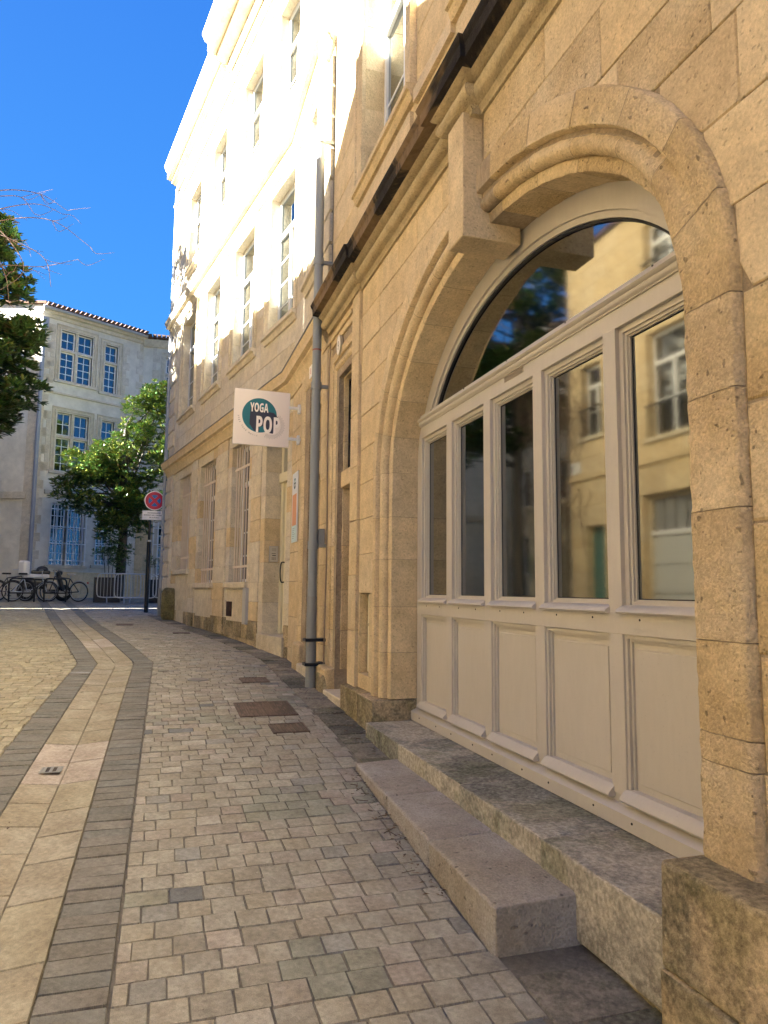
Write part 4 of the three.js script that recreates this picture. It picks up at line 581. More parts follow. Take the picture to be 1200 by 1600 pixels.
{
  const o = thing('garage_house', 'beige stone house with a garage, balconies and a teal street door', 'building', [OX, 0, 0], Math.PI / 2);
  const H = [{ u0: 10.2, u1: 13.1, y0: 0, y1: 3.7, d: 0.25 }, { u0: 11.5, u1: 12.8, y0: 4.9, y1: 7.2, d: 0.3 }, { u0: 11.5, u1: 12.8, y0: 8.1, y1: 9.7, d: 0.3 }, { u0: 14.5, u1: 15.25, y0: 0, y1: 3.2, d: 0.25 }, { u0: 14.5, u1: 15.35, y0: 5.4, y1: 7.2, d: 0.3 }];
  const wall = sub(o, 'wall'); ashlar(wall, 9.9, 15.9, [0.3, 0.9, 1.5, 2.1, 2.7, 3.2, 3.7, 4.3, 4.9, 5.4, 6.0, 6.6, 7.2, 8.1, 8.6, 9.2, 9.7, 10.2], H, { len: [0.8, 1.2], mats: M.lime });
  part(wall, 'rendered_wall', boxUV(flat(shapeHoles(rect(9.9, 15.9, -0.2, 10.2), H.map((h) => holeRect(h)), -0.4, -0.012))), M.mortar); part(o, 'house_core', box(9.9, 15.85, 0, 10.1, -7, -0.45, 0), M.plaster); part(o, 'roof', sweep([[0.12, 10.2], [0.12, 10.3], [-3.5, 11.1], [-7, 10.2]], [[9.9, 0], [16, 0]], -1), M.tile[0]);
  const gd = sub(o, 'garage_door'); part(gd, 'frame', flat(ring(10.2, 13.1, 0.3, 3.7, 0.1, -0.25, -0.18)), M.limePale[0]); for (let i = 0; i < 4; i++) part(gd, 'door_section', box(10.3, 13.0, 0.4 + i * 0.6, 0.98 + i * 0.6, -0.24, -0.2), std(0.5, 0.5, 0.46)); part(gd, 'lintel_bar', box(10.3, 13.0, 2.82, 2.92, -0.25, -0.17), M.white); for (let i = 0; i < 8; i++) part(gd, 'slat', box(10.32 + i * 0.335, 10.6 + i * 0.335, 2.94, 3.6, -0.26, -0.22), std(0.24, 0.24, 0.235));
  for (const h of [H[1], H[2], H[4]]) { casement(o, h.u0, h.u1, h.y0, h.y1, -0.22, { bars: 1, glass: M.glassFar }); const b = sub(o, 'balcony_rail'); part(b, 'top_rail', box(h.u0 - 0.05, h.u1 + 0.05, h.y0 + 0.68, h.y0 + 0.72, 0.02, 0.06), M.iron); for (let i = 0; i < 9; i++) part(b, 'baluster', rod([lerp(h.u0, h.u1, i / 8), h.y0, 0.04], [lerp(h.u0, h.u1, i / 8), h.y0 + 0.68, 0.04], 0.012, 6), M.iron); part(o, 'window_sill', box(h.u0 - 0.1, h.u1 + 0.1, h.y0 - 0.1, h.y0, -0.2, 0.07), M.limePale[0]); }
  part(o, 'string_course', box(9.9, 15.9, 4.35, 4.47, -0.02, 0.06), M.lime[0]); part(o, 'street_door', box(14.5, 15.25, 0.4, 3.2, -0.26, -0.2), std(0.05, 0.16, 0.15, { roughness: 0.4 })); part(o, 'street_plaque', box(15.45, 15.85, 4.55, 4.85, 0, 0.02), M.white);
}
{
  const w = thing('garden_wall', 'grey rendered garden wall beside the beige garage house', 'wall', [OX, 0, 0], Math.PI / 2);
  part(w, 'wall_body', box(15.92, 18.2, 0.3, 3.9, -0.35, -0.02), std(0.5, 0.49, 0.44, { map: mossMap })); part(w, 'coping', box(15.9, 18.25, 3.9, 4.0, -0.4, 0.03), M.limeGrey[0]);
  const v = thing('bare_creeper', 'leafless brown creeper hanging over the garden wall', 'plant', [OX, 0, 0], Math.PI / 2); const tw = [];
  for (let i = 0; i < 230; i++) { let u = rr(15.2, 18), y = rr(3.6, 9), z = rr(-0.1, 0.35); const l = [[u, y, z]]; for (let k = 0; k < 5; k++) { u += rr(-0.25, 0.25); y -= rr(0.1, 0.55); z += rr(-0.12, 0.12); l.push([u, y, z]); } tw.push(tube(l, rr(0.008, 0.018), 0.004, 3, 4)); }
  tag(part(v, 'twigs', merge(tw), std(0.14, 0.10, 0.07)), null, null, null, 'stuff'); for (let i = 0; i < 4; i++) part(v, 'stem', tube([[16.1 + i * 0.35, 0.6, 0], [16 + i * 0.4, 4, 0.05], [15.8 + i * 0.5, 8.6, 0]], 0.05, 0.02, 6, 6), std(0.12, 0.085, 0.06));
}
for (const [i, [a, b, h]] of [[15.2, 22.62, 13.4], [22.98, 28.6, 9.8], [28.62, 35, 13.9]].entries()) {
  const g = thing(['lane_side_house', 'square_side_house', 'square_corner_house'][i], ['tall pale house with tiled roof between the creeper and the slit alley', 'low pale house along the side of the square beyond the slit alley', 'tall pale house in the corner of the square next to the low house'][i], 'building', [-12, 0, 0], Math.PI / 2);
  const H = []; for (const y of [2.4, 5.6, 8.6]) for (let u = a + 1.2; u < b - 1.6; u += 2.4) H.push({ u0: u, u1: u + 1.0, y0: y, y1: y + 1.8 });
  part(g, 'wall', boxUV(flat(shapeHoles(rect(a, b, 0, h), H.map((q) => holeRect(q, 0)), -0.35, 0))), M.limePale[i]); for (const q of H) { const w = sub(g, 'window'); part(w, 'frame', flat(ring(q.u0, q.u1, q.y0, q.y1, 0.07, -0.25, -0.18)), M.white); part(w, 'pane', box(q.u0, q.u1, q.y0, q.y1, -0.24, -0.23, 0), M.glassFar); }
  part(g, 'house_core', box(a + 0.05, b - 0.05, 0.5, h, -6, -0.36, 0), M.plaster); part(g, 'roof', sweep([[0.3, h], [0.3, h + 0.08], [-3, h + 0.9], [-6, h]], [[a, 0], [b, 0]], -1), M.tile[1]);
}
// ---------- the old mansion at the end of the square ----------
const C0 = [-4.67, 0, -30];
function lattice(parent, u0, u1, y0, y1, nx, ny, w, glass = M.glassFar) { const g = sub(parent, 'window'), f = [flat(ring(u0, u1, y0, y1, 0.05, w - 0.03, w + 0.02))]; for (let i = 1; i < nx; i++) { const u = lerp(u0, u1, i / nx); f.push(flat(box(u - 0.014, u + 0.014, y0 + 0.05, y1 - 0.05, w - 0.015, w + 0.012, 0))); } for (let j = 1; j < ny; j++) { const y = lerp(y0, y1, j / ny); f.push(flat(box(u0 + 0.05, u1 - 0.05, y - 0.014, y + 0.014, w - 0.015, w + 0.01, 0))); } part(g, 'frame', merge(f), M.white); part(g, 'pane', box(u0 + 0.02, u1 - 0.02, y0 + 0.02, y1 - 0.02, w - 0.012, w - 0.006, 0), glass); return g; }
function crossWindow(b, u0, u1, y0, ym, y1, dbl) { // stone cross window with moulded frame
  const m = (u0 + u1) / 2, sp = dbl ? [[u0, m - 0.06], [m + 0.06, u1]] : [[u0, u1]]; for (const [a, c] of sp) { lattice(b, a, c, y0, ym - 0.05, 2, 4, -0.16); lattice(b, a, c, ym + 0.05, y1, 2, 2, -0.16); }
  const fr = sub(b, 'window_frame'); if (dbl) part(fr, 'stone_mullion', box(m - 0.06, m + 0.06, y0, y1, -0.25, -0.04), M.limeGrey[1]); part(fr, 'stone_transom', box(u0, u1, ym - 0.05, ym + 0.05, -0.25, -0.035), M.limeGrey[2]);
  part(fr, 'moulding', facSweep([[u0, y0], [u0, y1], [u1, y1], [u1, y0]], () => [[0, -0.25], [0, -0.03], [0.04, 0.0], [0.05, 0.03], [0.09, 0.03], [0.1, 0.01], [0.17, 0.015], [0.18, 0.035], [0.21, 0.035], [0.21, -0.02]]), M.limeGrey[0]); part(fr, 'sill', box(u0 - 0.22, u1 + 0.22, y0 - 0.12, y0, -0.2, 0.07), M.limeGrey[3]);
}
function toothing(b, u, y0, y1, dir) { let k = 0; for (let y = y0; y < y1 - 0.2; y += 0.34, k++) { const L = k % 2 ? 0.16 : 0.3; part(b, 'toothed_quoin', box(dir > 0 ? u : u - L, dir > 0 ? u + L : u, y + 0.006, y + 0.334, -0.02, 0.012, 0.004), pick(M.limeGrey)); } }
function grille(b, u0, u1, y0, y1, n, mat) { const g = sub(b, 'window_grille'); for (let i = 0; i < n; i++) { const u = lerp(u0, u1, i / (n - 1)); part(g, 'bar', rod([u, y0, 0.08], [u, y1, 0.08], 0.016, 5), mat); } for (const f of [0.08, 0.35, 0.62, 0.9]) part(g, 'cross_bar', box(u0, u1, lerp(y0, y1, f) - 0.018, lerp(y0, y1, f) + 0.018, 0.07, 0.09, 0), mat); }
const eaveTiles = (b, u0, u1, y, w) => { const r = sub(b, 'roof'); part(r, 'roof_slope', sweep([[w + 0.05, y], [w + 0.05, y + 0.04], [-5, y + 1.35], [-5, y + 1.2]], [[u0, 0], [u1, 0]], -1), M.tile[0]); for (let u = u0 + 0.08; u < u1; u += 0.19) { const g = new THREE.CylinderGeometry(0.075, 0.09, 0.6, 8, 1, false, -Math.PI / 2, Math.PI); g.rotateX(Math.PI / 2 - 0.25); g.rotateZ(0); g.translate(u, y + 0.06, w - 0.16); part(r, 'roof_tile', boxUV(g), pick(M.tile)); } };
{
  const b = thing('mansion', 'old grey stone mansion with cross windows and a tiled roof behind the leafy tree', 'building', C0, 0.541);
  const wins = [[0.68, 1.98, 9.8, 11.05, 11.85, 1], [2.52, 3.08, 9.7, 11.0, 11.75, 0], [0.69, 1.98, 6.15, 7.55, 8.5, 1], [2.52, 3.08, 6.15, 7.55, 8.5, 0]], gfw = [[0.66, 2.04, 2.45, 4.88], [2.5, 3.1, 2.5, 4.75]];
  const H = [...wins.map(([a, c, y0, , y1]) => ({ u0: a, u1: c, y0, y1 })), ...gfw.map(([a, c, y0, y1]) => ({ u0: a, u1: c, y0, y1 }))];
  part(b, 'wall', boxUV(flat(shapeHoles(rect(0, 4.25, 0.6, 12.5), H.map((h) => holeRect(h, 0)), -0.4, 0))), M.paleRender[1]); part(b, 'house_core', box(0.05, 4.2, 0.6, 12.4, -6, -0.42, 0), M.plaster);
  for (const [a, c, y0, ym, y1, d] of wins) crossWindow(b, a, c, y0, ym, y1, d);
  for (const [a, c, y0, y1] of gfw) { if (c - a > 1) { lattice(b, a, (a + c) / 2 - 0.06, y0, y1, 2, 5, -0.2); lattice(b, (a + c) / 2 + 0.06, c, y0, y1, 2, 5, -0.2); } else lattice(b, a, c, y0, y1, 2, 5, -0.2); grille(b, a - 0.02, c + 0.02, y0, y1, c - a > 1 ? 12 : 6, M.white); part(b, 'window_sill', box(a - 0.15, c + 0.15, y0 - 0.12, y0, -0.2, 0.08), M.limeGrey[0]); }
  toothing(b, 0.0, 1.3, 12.3, 1); for (const u of [0.44, 2.24]) { toothing(b, u, 6.1, 8.6, u < 1 ? -1 : 1); toothing(b, u, 9.6, 12, u < 1 ? -1 : 1); } toothing(b, 3.32, 6.1, 12, 1); toothing(b, 4.25, 1.3, 12.3, -1);
  const fs = sub(b, 'base_wall'); ashlar(fs, 0.3, 4.2, [0.9, 1.35, 1.8, 2.2], [], { len: [0.5, 0.8], mats: M.lime, w: 0.04, depth: 0.06 });
  part(b, 'string_course', box(0.35, 4.3, 5.2, 5.36, -0.02, 0.1), M.limeGrey[2]); part(b, 'string_course', box(0.1, 4.3, 9.2, 9.28, -0.02, 0.06), M.limeGrey[1]); part(b, 'eaves', sweep([[-0.05, 12.2], [0.06, 12.2], [0.1, 12.32], [0.2, 12.36], [0.22, 12.46], [-0.05, 12.5]], [[-0.15, 0], [4.3, 0]], -1), M.limeGrey[0]); part(b, 'gutter', rod([-0.2, 12.5, 0.28], [4.25, 12.5, 0.28], 0.07, 8), std(0.38, 0.38, 0.38)); eaveTiles(b, -0.1, 4.35, 12.55, 0.3);
  const dp = sub(b, 'drainpipe'); part(dp, 'pipe', rod([-0.08, 1.2, 0.15], [-0.08, 12.1, 0.15], 0.075, 10), M.pipeBlue); part(dp, 'hopper', box(-0.2, 0.04, 11.7, 12.1, 0.03, 0.27), M.pipeBlue);
}
{
  const b = thing('mansion_wing', 'wing of the grey mansion past the inner corner, its window bars behind the sign post', 'building', [-1.03, 0, -32.2], -0.06);
  const H = [[0.9, 1.5, 2.0, 4.3], [2.2, 2.8, 2.0, 4.3], [0.95, 1.5, 9.7, 11.7], [0.95, 1.5, 6.1, 8.4]].map(([a, c, y0, y1]) => ({ u0: a, u1: c, y0, y1 }));
  part(b, 'wall', boxUV(flat(shapeHoles(rect(0, 6, 0.6, 12.4), H.map((h) => holeRect(h, 0)), -0.4, 0))), M.paleRender[2]); part(b, 'house_core', box(0.05, 6, 0.6, 12.3, -6, -0.42, 0), M.plaster);
  crossWindow(b, 0.95, 1.5, 9.7, 10.95, 11.7, 0); crossWindow(b, 0.95, 1.5, 6.1, 7.5, 8.4, 0); for (const h of H.slice(0, 2)) { lattice(b, h.u0, h.u1, h.y0, h.y1, 2, 5, -0.2); grille(b, h.u0 - 0.15, h.u1 + 0.15, h.y0 - 0.1, h.y1 + 0.1, 6, M.white); }
  toothing(b, 0.4, 6, 12, 1); const fs = sub(b, 'base_wall'); ashlar(fs, 0.02, 2.1, [0.9, 1.6, 2.3, 3.0, 3.7, 4.4, 5.1], [{ u0: 0.7, u1: 1.7, y0: 1.85, y1: 4.45 }], { len: [0.4, 0.6], mats: M.lime, w: 0.03, depth: 0.05 }); part(b, 'eaves', sweep([[-0.05, 12.1], [0.06, 12.1], [0.2, 12.3], [0.22, 12.4], [-0.05, 12.45]], [[0, 0], [6, 0]], -1), M.limeGrey[0]); eaveTiles(b, 0, 6, 12.45, 0.25);
}
{
  const b = thing('rendered_house', 'plain rendered house adjoining the mansion, its gable wall sunlit near the roof', 'building', C0, -0.3026);
  const H = [{ u0: -2.7, u1: -1.45, y0: 2.3, y1: 4.35 }, { u0: -4.6, u1: -3.6, y0: 6.2, y1: 8 }];
  part(b, 'wall', boxUV(flat(shapeHoles(rect(-8, -0.02, 0.6, 12.7), H.map((h) => holeRect(h, 0)), -0.4, 0))), M.paleRender[3]); part(b, 'house_core', box(-8, -0.1, 0.6, 12.6, -6, -0.42, 0), M.plaster);
  part(b, 'string_course', box(-8, -0.3, 4.95, 5.22, -0.02, 0.09), M.limeGrey[0]); part(b, 'verge_tiles', box(-8, 0.05, 12.7, 12.8, -2, 0.12), M.tile[2]); part(b, 'corner_pilaster', box(-0.42, -0.02, 0.9, 12.6, -0.02, 0.05), M.limeGrey[1]);
  const g = sub(b, 'blue_gate'); part(g, 'frame', flat(ring(-2.7, -1.45, 2.3, 4.35, 0.08, -0.1, 0.04)), std(0.24, 0.33, 0.48)); for (const y of [2.9, 3.5]) part(g, 'rail', box(-2.62, -1.53, y, y + 0.07, -0.06, 0.02), std(0.24, 0.33, 0.48)); for (const u of [-2.3, -1.85]) part(g, 'glazing_bar', box(u, u + 0.04, 3.57, 4.27, -0.06, 0.01), std(0.24, 0.33, 0.48)); part(g, 'panel', box(-2.62, -1.53, 2.38, 3.5, -0.09, -0.07), std(0.3, 0.24, 0.23)); part(g, 'pane', box(-2.62, -1.53, 3.57, 4.27, -0.09, -0.08), M.glassFar);
  const lw = sub(b, 'window'); part(lw, 'frame', flat(ring(-4.6, -3.6, 6.2, 8, 0.07, -0.2, -0.12)), M.white); part(lw, 'pane', box(-4.6, -3.6, 6.2, 8, -0.18, -0.17), M.glassFar);
}
// ---------- trees ----------
function leafRosettes(centres, o) { // clumps of pointed glossy leaves round twig ends
  const q = rng(o.seed), pos = [], col = [], nrm = [], v = new THREE.Vector3(), a = new THREE.Vector3(), b = new THREE.Vector3(), up = new THREE.Vector3(0, 1, 0), nn = new THREE.Vector3();
  const ra = (x, y) => x + (y - x) * q();
  for (const [cx, cy, cz, r, n] of centres) for (let k = 0; k < n; k++) {
    const th = ra(0, 6.283), ph = Math.acos(ra(-1, 1)), d = r * Math.cbrt(ra(0.12, 1)), X = cx + d * Math.sin(ph) * Math.cos(th), Y = cy + d * Math.cos(ph) * 0.85, Z = cz + d * Math.sin(ph) * Math.sin(th), ax = new THREE.Vector3(X - cx, (Y - cy) + r * 0.5, Z - cz).normalize(), m = Math.round(ra(o.per[0], o.per[1]));
    for (let i = 0; i < m; i++) {
      const t = (i / m) * 6.283 + ra(-0.4, 0.4); a.set(Math.cos(t), ra(-0.15, 0.6), Math.sin(t)).addScaledVector(ax, ra(0.2, 1.1)).normalize(); b.crossVectors(a, up).normalize(); nn.crossVectors(b, a).normalize();
      const L = ra(o.len[0], o.len[1]), W = L * ra(0.17, 0.24), x0 = X, y0 = Y, z0 = Z, bend = ra(0.0, 0.16) * L, P = (f, w, dz) => [x0 + a.x * L * f + b.x * w + nn.x * dz, y0 + a.y * L * f + b.y * w + nn.y * dz, z0 + a.z * L * f + b.z * w + nn.z * dz];
      const s = P(0.04, 0, 0), e = P(1, 0, -bend), l1 = P(0.38, W, 0.02 * L), l2 = P(0.74, W * 0.72, -bend * 0.4), r1 = P(0.38, -W, 0.02 * L), r2 = P(0.74, -W * 0.72, -bend * 0.4), m1 = P(0.5, 0, -0.05 * L - bend * 0.2);
      const hue = q(), dk = o.dark || 1, c0 = hue < o.yellow ? [0.22, 0.25, 0.05] : hue < o.yellow + 0.05 ? [0.12, 0.08, 0.035] : [0.06 + q() * 0.05, 0.115 + q() * 0.075, 0.032 + q() * 0.02];
      const c = c0.map((v) => v * dk);
      for (const tr of [[s, l1, m1], [l1, l2, m1], [l2, e, m1], [e, r2, m1], [r2, r1, m1], [r1, s, m1]]) for (const p of tr) { pos.push(...p); col.push(...c); }
    }
  }
  const g = new THREE.BufferGeometry(); g.setAttribute('position', new THREE.Float32BufferAttribute(pos, 3)); g.setAttribute('color', new THREE.Float32BufferAttribute(col, 3)); g.computeVertexNormals(); return g;
}
const leafM = new THREE.MeshPhysicalMaterial({ color: 0xffffff, vertexColors: true, roughness: 0.36, specularIntensity: 0.7, side: THREE.DoubleSide }), bark = std(0.13, 0.115, 0.095, { map: grainMap, bumpMap: roughBump, bumpScale: 0.01 });
function tree(name, label, base, lobes, trunkTop, o) { // lobes: ellipsoids [x,y,z,rx,ry,rz,clumps]
  const q = rng(o.seed), ra = (x, y) => x + (y - x) * q(), t = thing(name, label, 'tree', base, 0), cl = [];
  for (const [x, y, z, rx, ry, rz, n] of lobes) for (let i = 0; i < n; i++) { const th = ra(0, 6.283), ph = Math.acos(ra(-1, 1)), d = Math.cbrt(ra(0.2, 1)); cl.push([x + rx * d * Math.sin(ph) * Math.cos(th), y + ry * d * Math.cos(ph), z + rz * d * Math.sin(ph) * Math.sin(th), ra(...o.clump), Math.round(ra(...o.ros))]); }
  part(t, 'trunk', tube([[0, -0.3, 0], [0.06, trunkTop * 0.4, 0.04], [-0.05, trunkTop * 0.75, 0], [0.02, trunkTop, 0.02]], 0.2, 0.1, 6, 10), bark);
  cl.forEach((c, i) => { if (i % 3) return; const y0 = Math.min(trunkTop * ra(0.45, 0.98), c[1]); part(t, 'limb', tube([[0, y0, 0], [c[0] * 0.35 + ra(-0.15, 0.15), lerp(y0, c[1], 0.45), c[2] * 0.35 + ra(-0.15, 0.15)], [c[0] * 0.75, lerp(y0, c[1], 0.8) + ra(-0.1, 0.1), c[2] * 0.75], [c[0], c[1], c[2]]], ra(0.035, 0.07), 0.008, 4, 5), bark); });
  tag(part(t, 'crown', leafRosettes(cl, o), leafM), null, null, null, 'stuff'); return t;
}
tree('magnolia_tree', 'bushy evergreen tree with sunlit glossy leaves in front of the grey mansion', [-1.35, gy(-27.6), -27.6], [[-0.5, 3.9, 0, 1.7, 0.9, 1.5, 30], [0.4, 5.1, 0, 1.75, 1.1, 1.5, 34], [0.9, 6.5, 0, 1.0, 1.0, 1.1, 17], [-1.1, 4.9, 0.1, 0.9, 0.8, 0.8, 10], [1.2, 7.5, 0, 0.45, 0.6, 0.5, 6], [0.9, 3.5, 0.2, 1.2, 0.7, 1.1, 14], [-0.1, 3.1, 0.3, 0.9, 0.4, 0.8, 7], [0.2, 2.5, 0.6, 1.0, 0.35, 0.5, 6]], 6.5, { seed: 21, clump: [0.3, 0.5], ros: [26, 40], per: [6, 9], len: [0.13, 0.21], yellow: 0.3, dark: 1.0 });
tree('evergreen_tree', 'dark large-leaved evergreen tree overhanging the square beyond the garden wall', [-5.6, gy(-19), -19], [[0.6, 6.2, 0, 1.9, 1.3, 1.8, 40], [0.0, 8.2, 0, 1.9, 1.3, 1.9, 30], [-0.3, 10.4, 0, 1.6, 1.5, 1.8, 28], [-0.6, 12.0, -0.4, 1.4, 1.2, 1.8, 18], [1.8, 5.6, 0.2, 0.9, 0.8, 0.9, 15], [2.1, 6.6, 0, 0.8, 0.6, 0.8, 12], [1.6, 7.7, 0.1, 0.9, 0.7, 0.8, 12], [1.6, 9.0, 0.1, 0.7, 0.6, 0.8, 8], [1.3, 4.9, 0.2, 0.8, 0.4, 0.7, 5], [-1.5, 7.5, -0.5, 1.5, 1.8, 1.5, 16]], 9, { seed: 5, clump: [0.24, 0.4], ros: [15, 24], per: [6, 9], len: [0.16, 0.26], yellow: 0.04, dark: 0.55 });
{ // leafless twigs of a climber reaching over the square
  const t = thing('bare_branches', 'thin leafless reddish branches reaching out above the dark evergreen tree', 'branches', [-4.6, 9.2, -17.5], 0), q = rng(77), ra = (a, b) => a + (b - a) * q(), br = std(0.13, 0.08, 0.06);
  const arcs = [[[0, 0.2, 0], [0.9, 0.75, 0], [1.9, 0.85, 0.1], [2.75, 0.35, 0.1]], [[0, 0.5, 0], [0.8, 1.0, 0], [1.6, 1.25, 0], [2.1, 1.1, 0]], [[0, -0.9, 0], [0.9, -0.35, 0], [1.7, -0.25, 0], [2.5, 0.0, 0.1]], [[0.2, 0.9, 0], [1.0, 0.3, 0], [1.35, -0.4, 0], [0.7, -1.1, 0]], [[0.3, 0.5, 0], [1.1, 0.25, 0.1], [1.8, -0.1, 0.1], [1.95, -0.7, 0]], [[0, 1.0, 0], [0.8, 1.45, 0], [1.6, 1.5, 0], [2.2, 1.2, 0]], [[0, -0.3, 0], [0.7, -0.1, 0], [1.0, -0.6, 0], [1.1, -1.2, 0]], [[0, 1.6, 0], [0.6, 1.3, 0], [1.2, 1.35, 0], [1.5, 1.0, 0]]];
  arcs.forEach((a) => { part(t, 'branch', tube(a, 0.016, 0.005, 8, 5), br); for (let i = 0; i < 3; i++) { const k = 1 + Math.floor(ra(0, 2.99)), p = a[k]; part(t, 'twig', tube([p, [p[0] + ra(0.1, 0.3), p[1] + ra(-0.2, 0.2), ra(-0.1, 0.1)], [p[0] + ra(0.3, 0.7), p[1] + ra(-0.35, 0.25), ra(-0.2, 0.2)]], 0.007, 0.003, 5, 4), br); } });
  const cl = [[0.25, 0.75, 0, 0.35, 16], [0.1, 0.3, 0, 0.3, 10]], g = leafRosettes(cl, { seed: 9, per: [4, 6], len: [0.1, 0.18], yellow: 0 }), c = g.attributes.color; for (let i = 0; i < c.count; i++) c.setXYZ(i, 0.17, 0.085, 0.055); tag(part(t, 'dry_leaves', g, leafM), null, null, null, 'stuff');
}
// ---------- things in the street ----------
{ // stone step below the sill
  const s = thing('stone_step', 'long low worn stone step on the pavement below the entrance sill', 'step', [0, 0, 0]);
  const seg = [[-5.2, -4.35], [-4.345, -3.565], [-3.56, -2.76]]; seg.forEach(([z0, z1], i) => {
    const g = new RoundedBoxGeometry(1, 1, 1, 7, 0.04), p = g.attributes.position; for (let k = 0; k < p.count; k++) { const u = p.getX(k) + 0.5, y = p.getY(k) + 0.5, w = p.getZ(k) + 0.5, z = lerp(z0, z1, w), xf = lerp(1.34, 1.42, (-z - 2.76) / 2.43); let X = lerp(xf, 1.76, u), Y = lerp(0.02, 0.362 - i * 0.004, y); if (y > 0.93) Y -= 0.012 * sstep(0.3, 0.0, u); X += (n3(X * 7, Y * 7, z * 7, 3) - 0.5) * 0.018 * (u < 0.5 ? 1 : 0); Y += (n3(X * 6, z * 6, Y, 4) - 0.5) * 0.012 - (y > 0.9 && u < 0.12 ? 0.03 * Math.max(0, n3(z * 5, 3, 1, 8) - 0.55) : 0); p.setXYZ(k, X, Y, z + (n3(X * 8, Y * 8, z * 8, 6) - 0.5) * 0.006); } g.computeVertexNormals(); part(s, 'step_block', boxUV(g), M.stepTop[i]);
  });
}
{ // hanging sign
  const c = document.createElement('canvas'); c.width = c.height = 1024; const x = c.getContext('2d'); x.fillStyle = '#efe4da'; x.fillRect(0, 0, 1024, 1024);
  const cx = 467, cy = 468, r = 322; x.fillStyle = '#17707c'; x.beginPath(); x.arc(cx, cy, r, 0, 7); x.fill();
  x.fillStyle = '#2b2f44'; x.beginPath(); [[297, 290], [284, 638], [377, 765], [470, 770], [470, 690], [560, 650], [640, 780], [722, 792], [800, 640], [846, 600], [836, 505], [733, 400], [620, 385], [430, 330]].forEach((p, i) => x[i ? 'lineTo' : 'moveTo'](...p)); x.closePath(); x.fill();
  x.strokeStyle = '#8d867f'; x.lineWidth = 4; for (let i = 0; i < 32; i++) { const a = -0.95 + (i / 31) * 3.0, R0 = 178, R1 = 246 + (i % 2) * 14; x.beginPath(); x.moveTo(690 + Math.cos(a) * R0, 640 + Math.sin(a) * R0); x.lineTo(690 + Math.cos(a) * R1, 640 + Math.sin(a) * R1); x.stroke(); }
  x.fillStyle = '#f6efe6'; x.textBaseline = 'alphabetic'; x.textAlign = 'left';
  const word = (t, X, Y, w, h) => { x.save(); x.font = 'bold 300px sans-serif'; const m = x.measureText(t).width; x.translate(X, Y); x.scale(w / m, h / 218); x.fillText(t, 0, 0); x.strokeStyle = '#f6efe6'; x.lineWidth = 8; x.strokeText(t, 0, 0); x.restore(); };
  word('YOGA', 290, 402, 335, 165); word('POP', 392, 778, 465, 300);
  x.fillStyle = '#5b5650'; x.font = '42px sans-serif'; x.textAlign = 'center'; const txt = 'yoga food music'; for (let i = 0; i < txt.length; i++) { const a = Math.PI * 0.97 - (i / (txt.length - 1)) * Math.PI * 0.44; x.save(); x.translate(cx + Math.cos(a) * (r + 60), cy + Math.sin(a) * (r + 60)); x.rotate(a - Math.PI / 2); x.fillText(txt[i], 0, 14); x.restore(); }
  const t = new THREE.CanvasTexture(c); t.colorSpace = THREE.SRGBColorSpace; t.anisotropy = 8;
  const s = thing('hanging_sign', 'square white hanging sign with a teal disc reading YOGA POP', 'sign', [1.325, 4.05, -10.2]); s.rotation.z = -0.012;
  part(s, 'panel', box(-0.4, 0.4, -0.405, 0.405, -0.018, 0.018, 0.004), std(0.80, 0.755, 0.70, { roughness: 0.5 })); const f = new THREE.PlaneGeometry(0.79, 0.8); f.translate(0, 0, 0.0195); part(s, 'sign_face', f, new THREE.MeshStandardMaterial({ map: t, roughness: 0.5 }));
  for (const y of [0.19, -0.27]) { const b = sub(s, 'bracket'); part(b, 'arm', box(0.38, 0.575, y - 0.02, y + 0.02, -0.022, 0.022, 0.004), M.white); part(b, 'wall_plate', box(0.52, 0.56, y - 0.075, y + 0.06, -0.035, 0.035, 0.006), M.white); }
}
{ // banner on the wall
  const c = document.createElement('canvas'); c.width = 256; c.height = 640; const x = c.getContext('2d'); x.fillStyle = '#dfe3ea'; x.fillRect(0, 0, 256, 640); x.fillStyle = '#2a6f80'; x.beginPath(); x.arc(120, 100, 52, 0, 7); x.fill(); x.fillStyle = '#2b2f44'; x.fillRect(92, 92, 60, 44); x.fillStyle = '#fff'; x.font = 'bold 34px sans-serif'; x.textAlign = 'center'; x.fillText('YOGA', 120, 92); x.fillText('POP', 126, 128); x.fillStyle = '#d99a72'; x.fillRect(24, 200, 196, 290); x.fillStyle = '#c4dbe0'; x.fillRect(0, 490, 256, 150); x.fillStyle = '#8ea3a9'; for (let i = 0; i < 6; i++) x.fillRect(40, 512 + i * 18, 130 - (i % 3) * 24, 6);
  const t = new THREE.CanvasTexture(c); t.colorSpace = THREE.SRGBColorSpace; const b = thing('wall_banner', 'narrow white and orange wall panel fixed beside the cream street door', 'sign', [1.885, 2.81, -10.45], -Math.PI / 2); part(b, 'panel', box(-0.22, 0.22, -0.52, 0.52, -0.005, 0.008, 0.002), M.white); const f = new THREE.PlaneGeometry(0.43, 1.03); f.translate(0, 0, 0.0095); part(b, 'print', f, new THREE.MeshStandardMaterial({ map: t, roughness: 0.5 }));
}
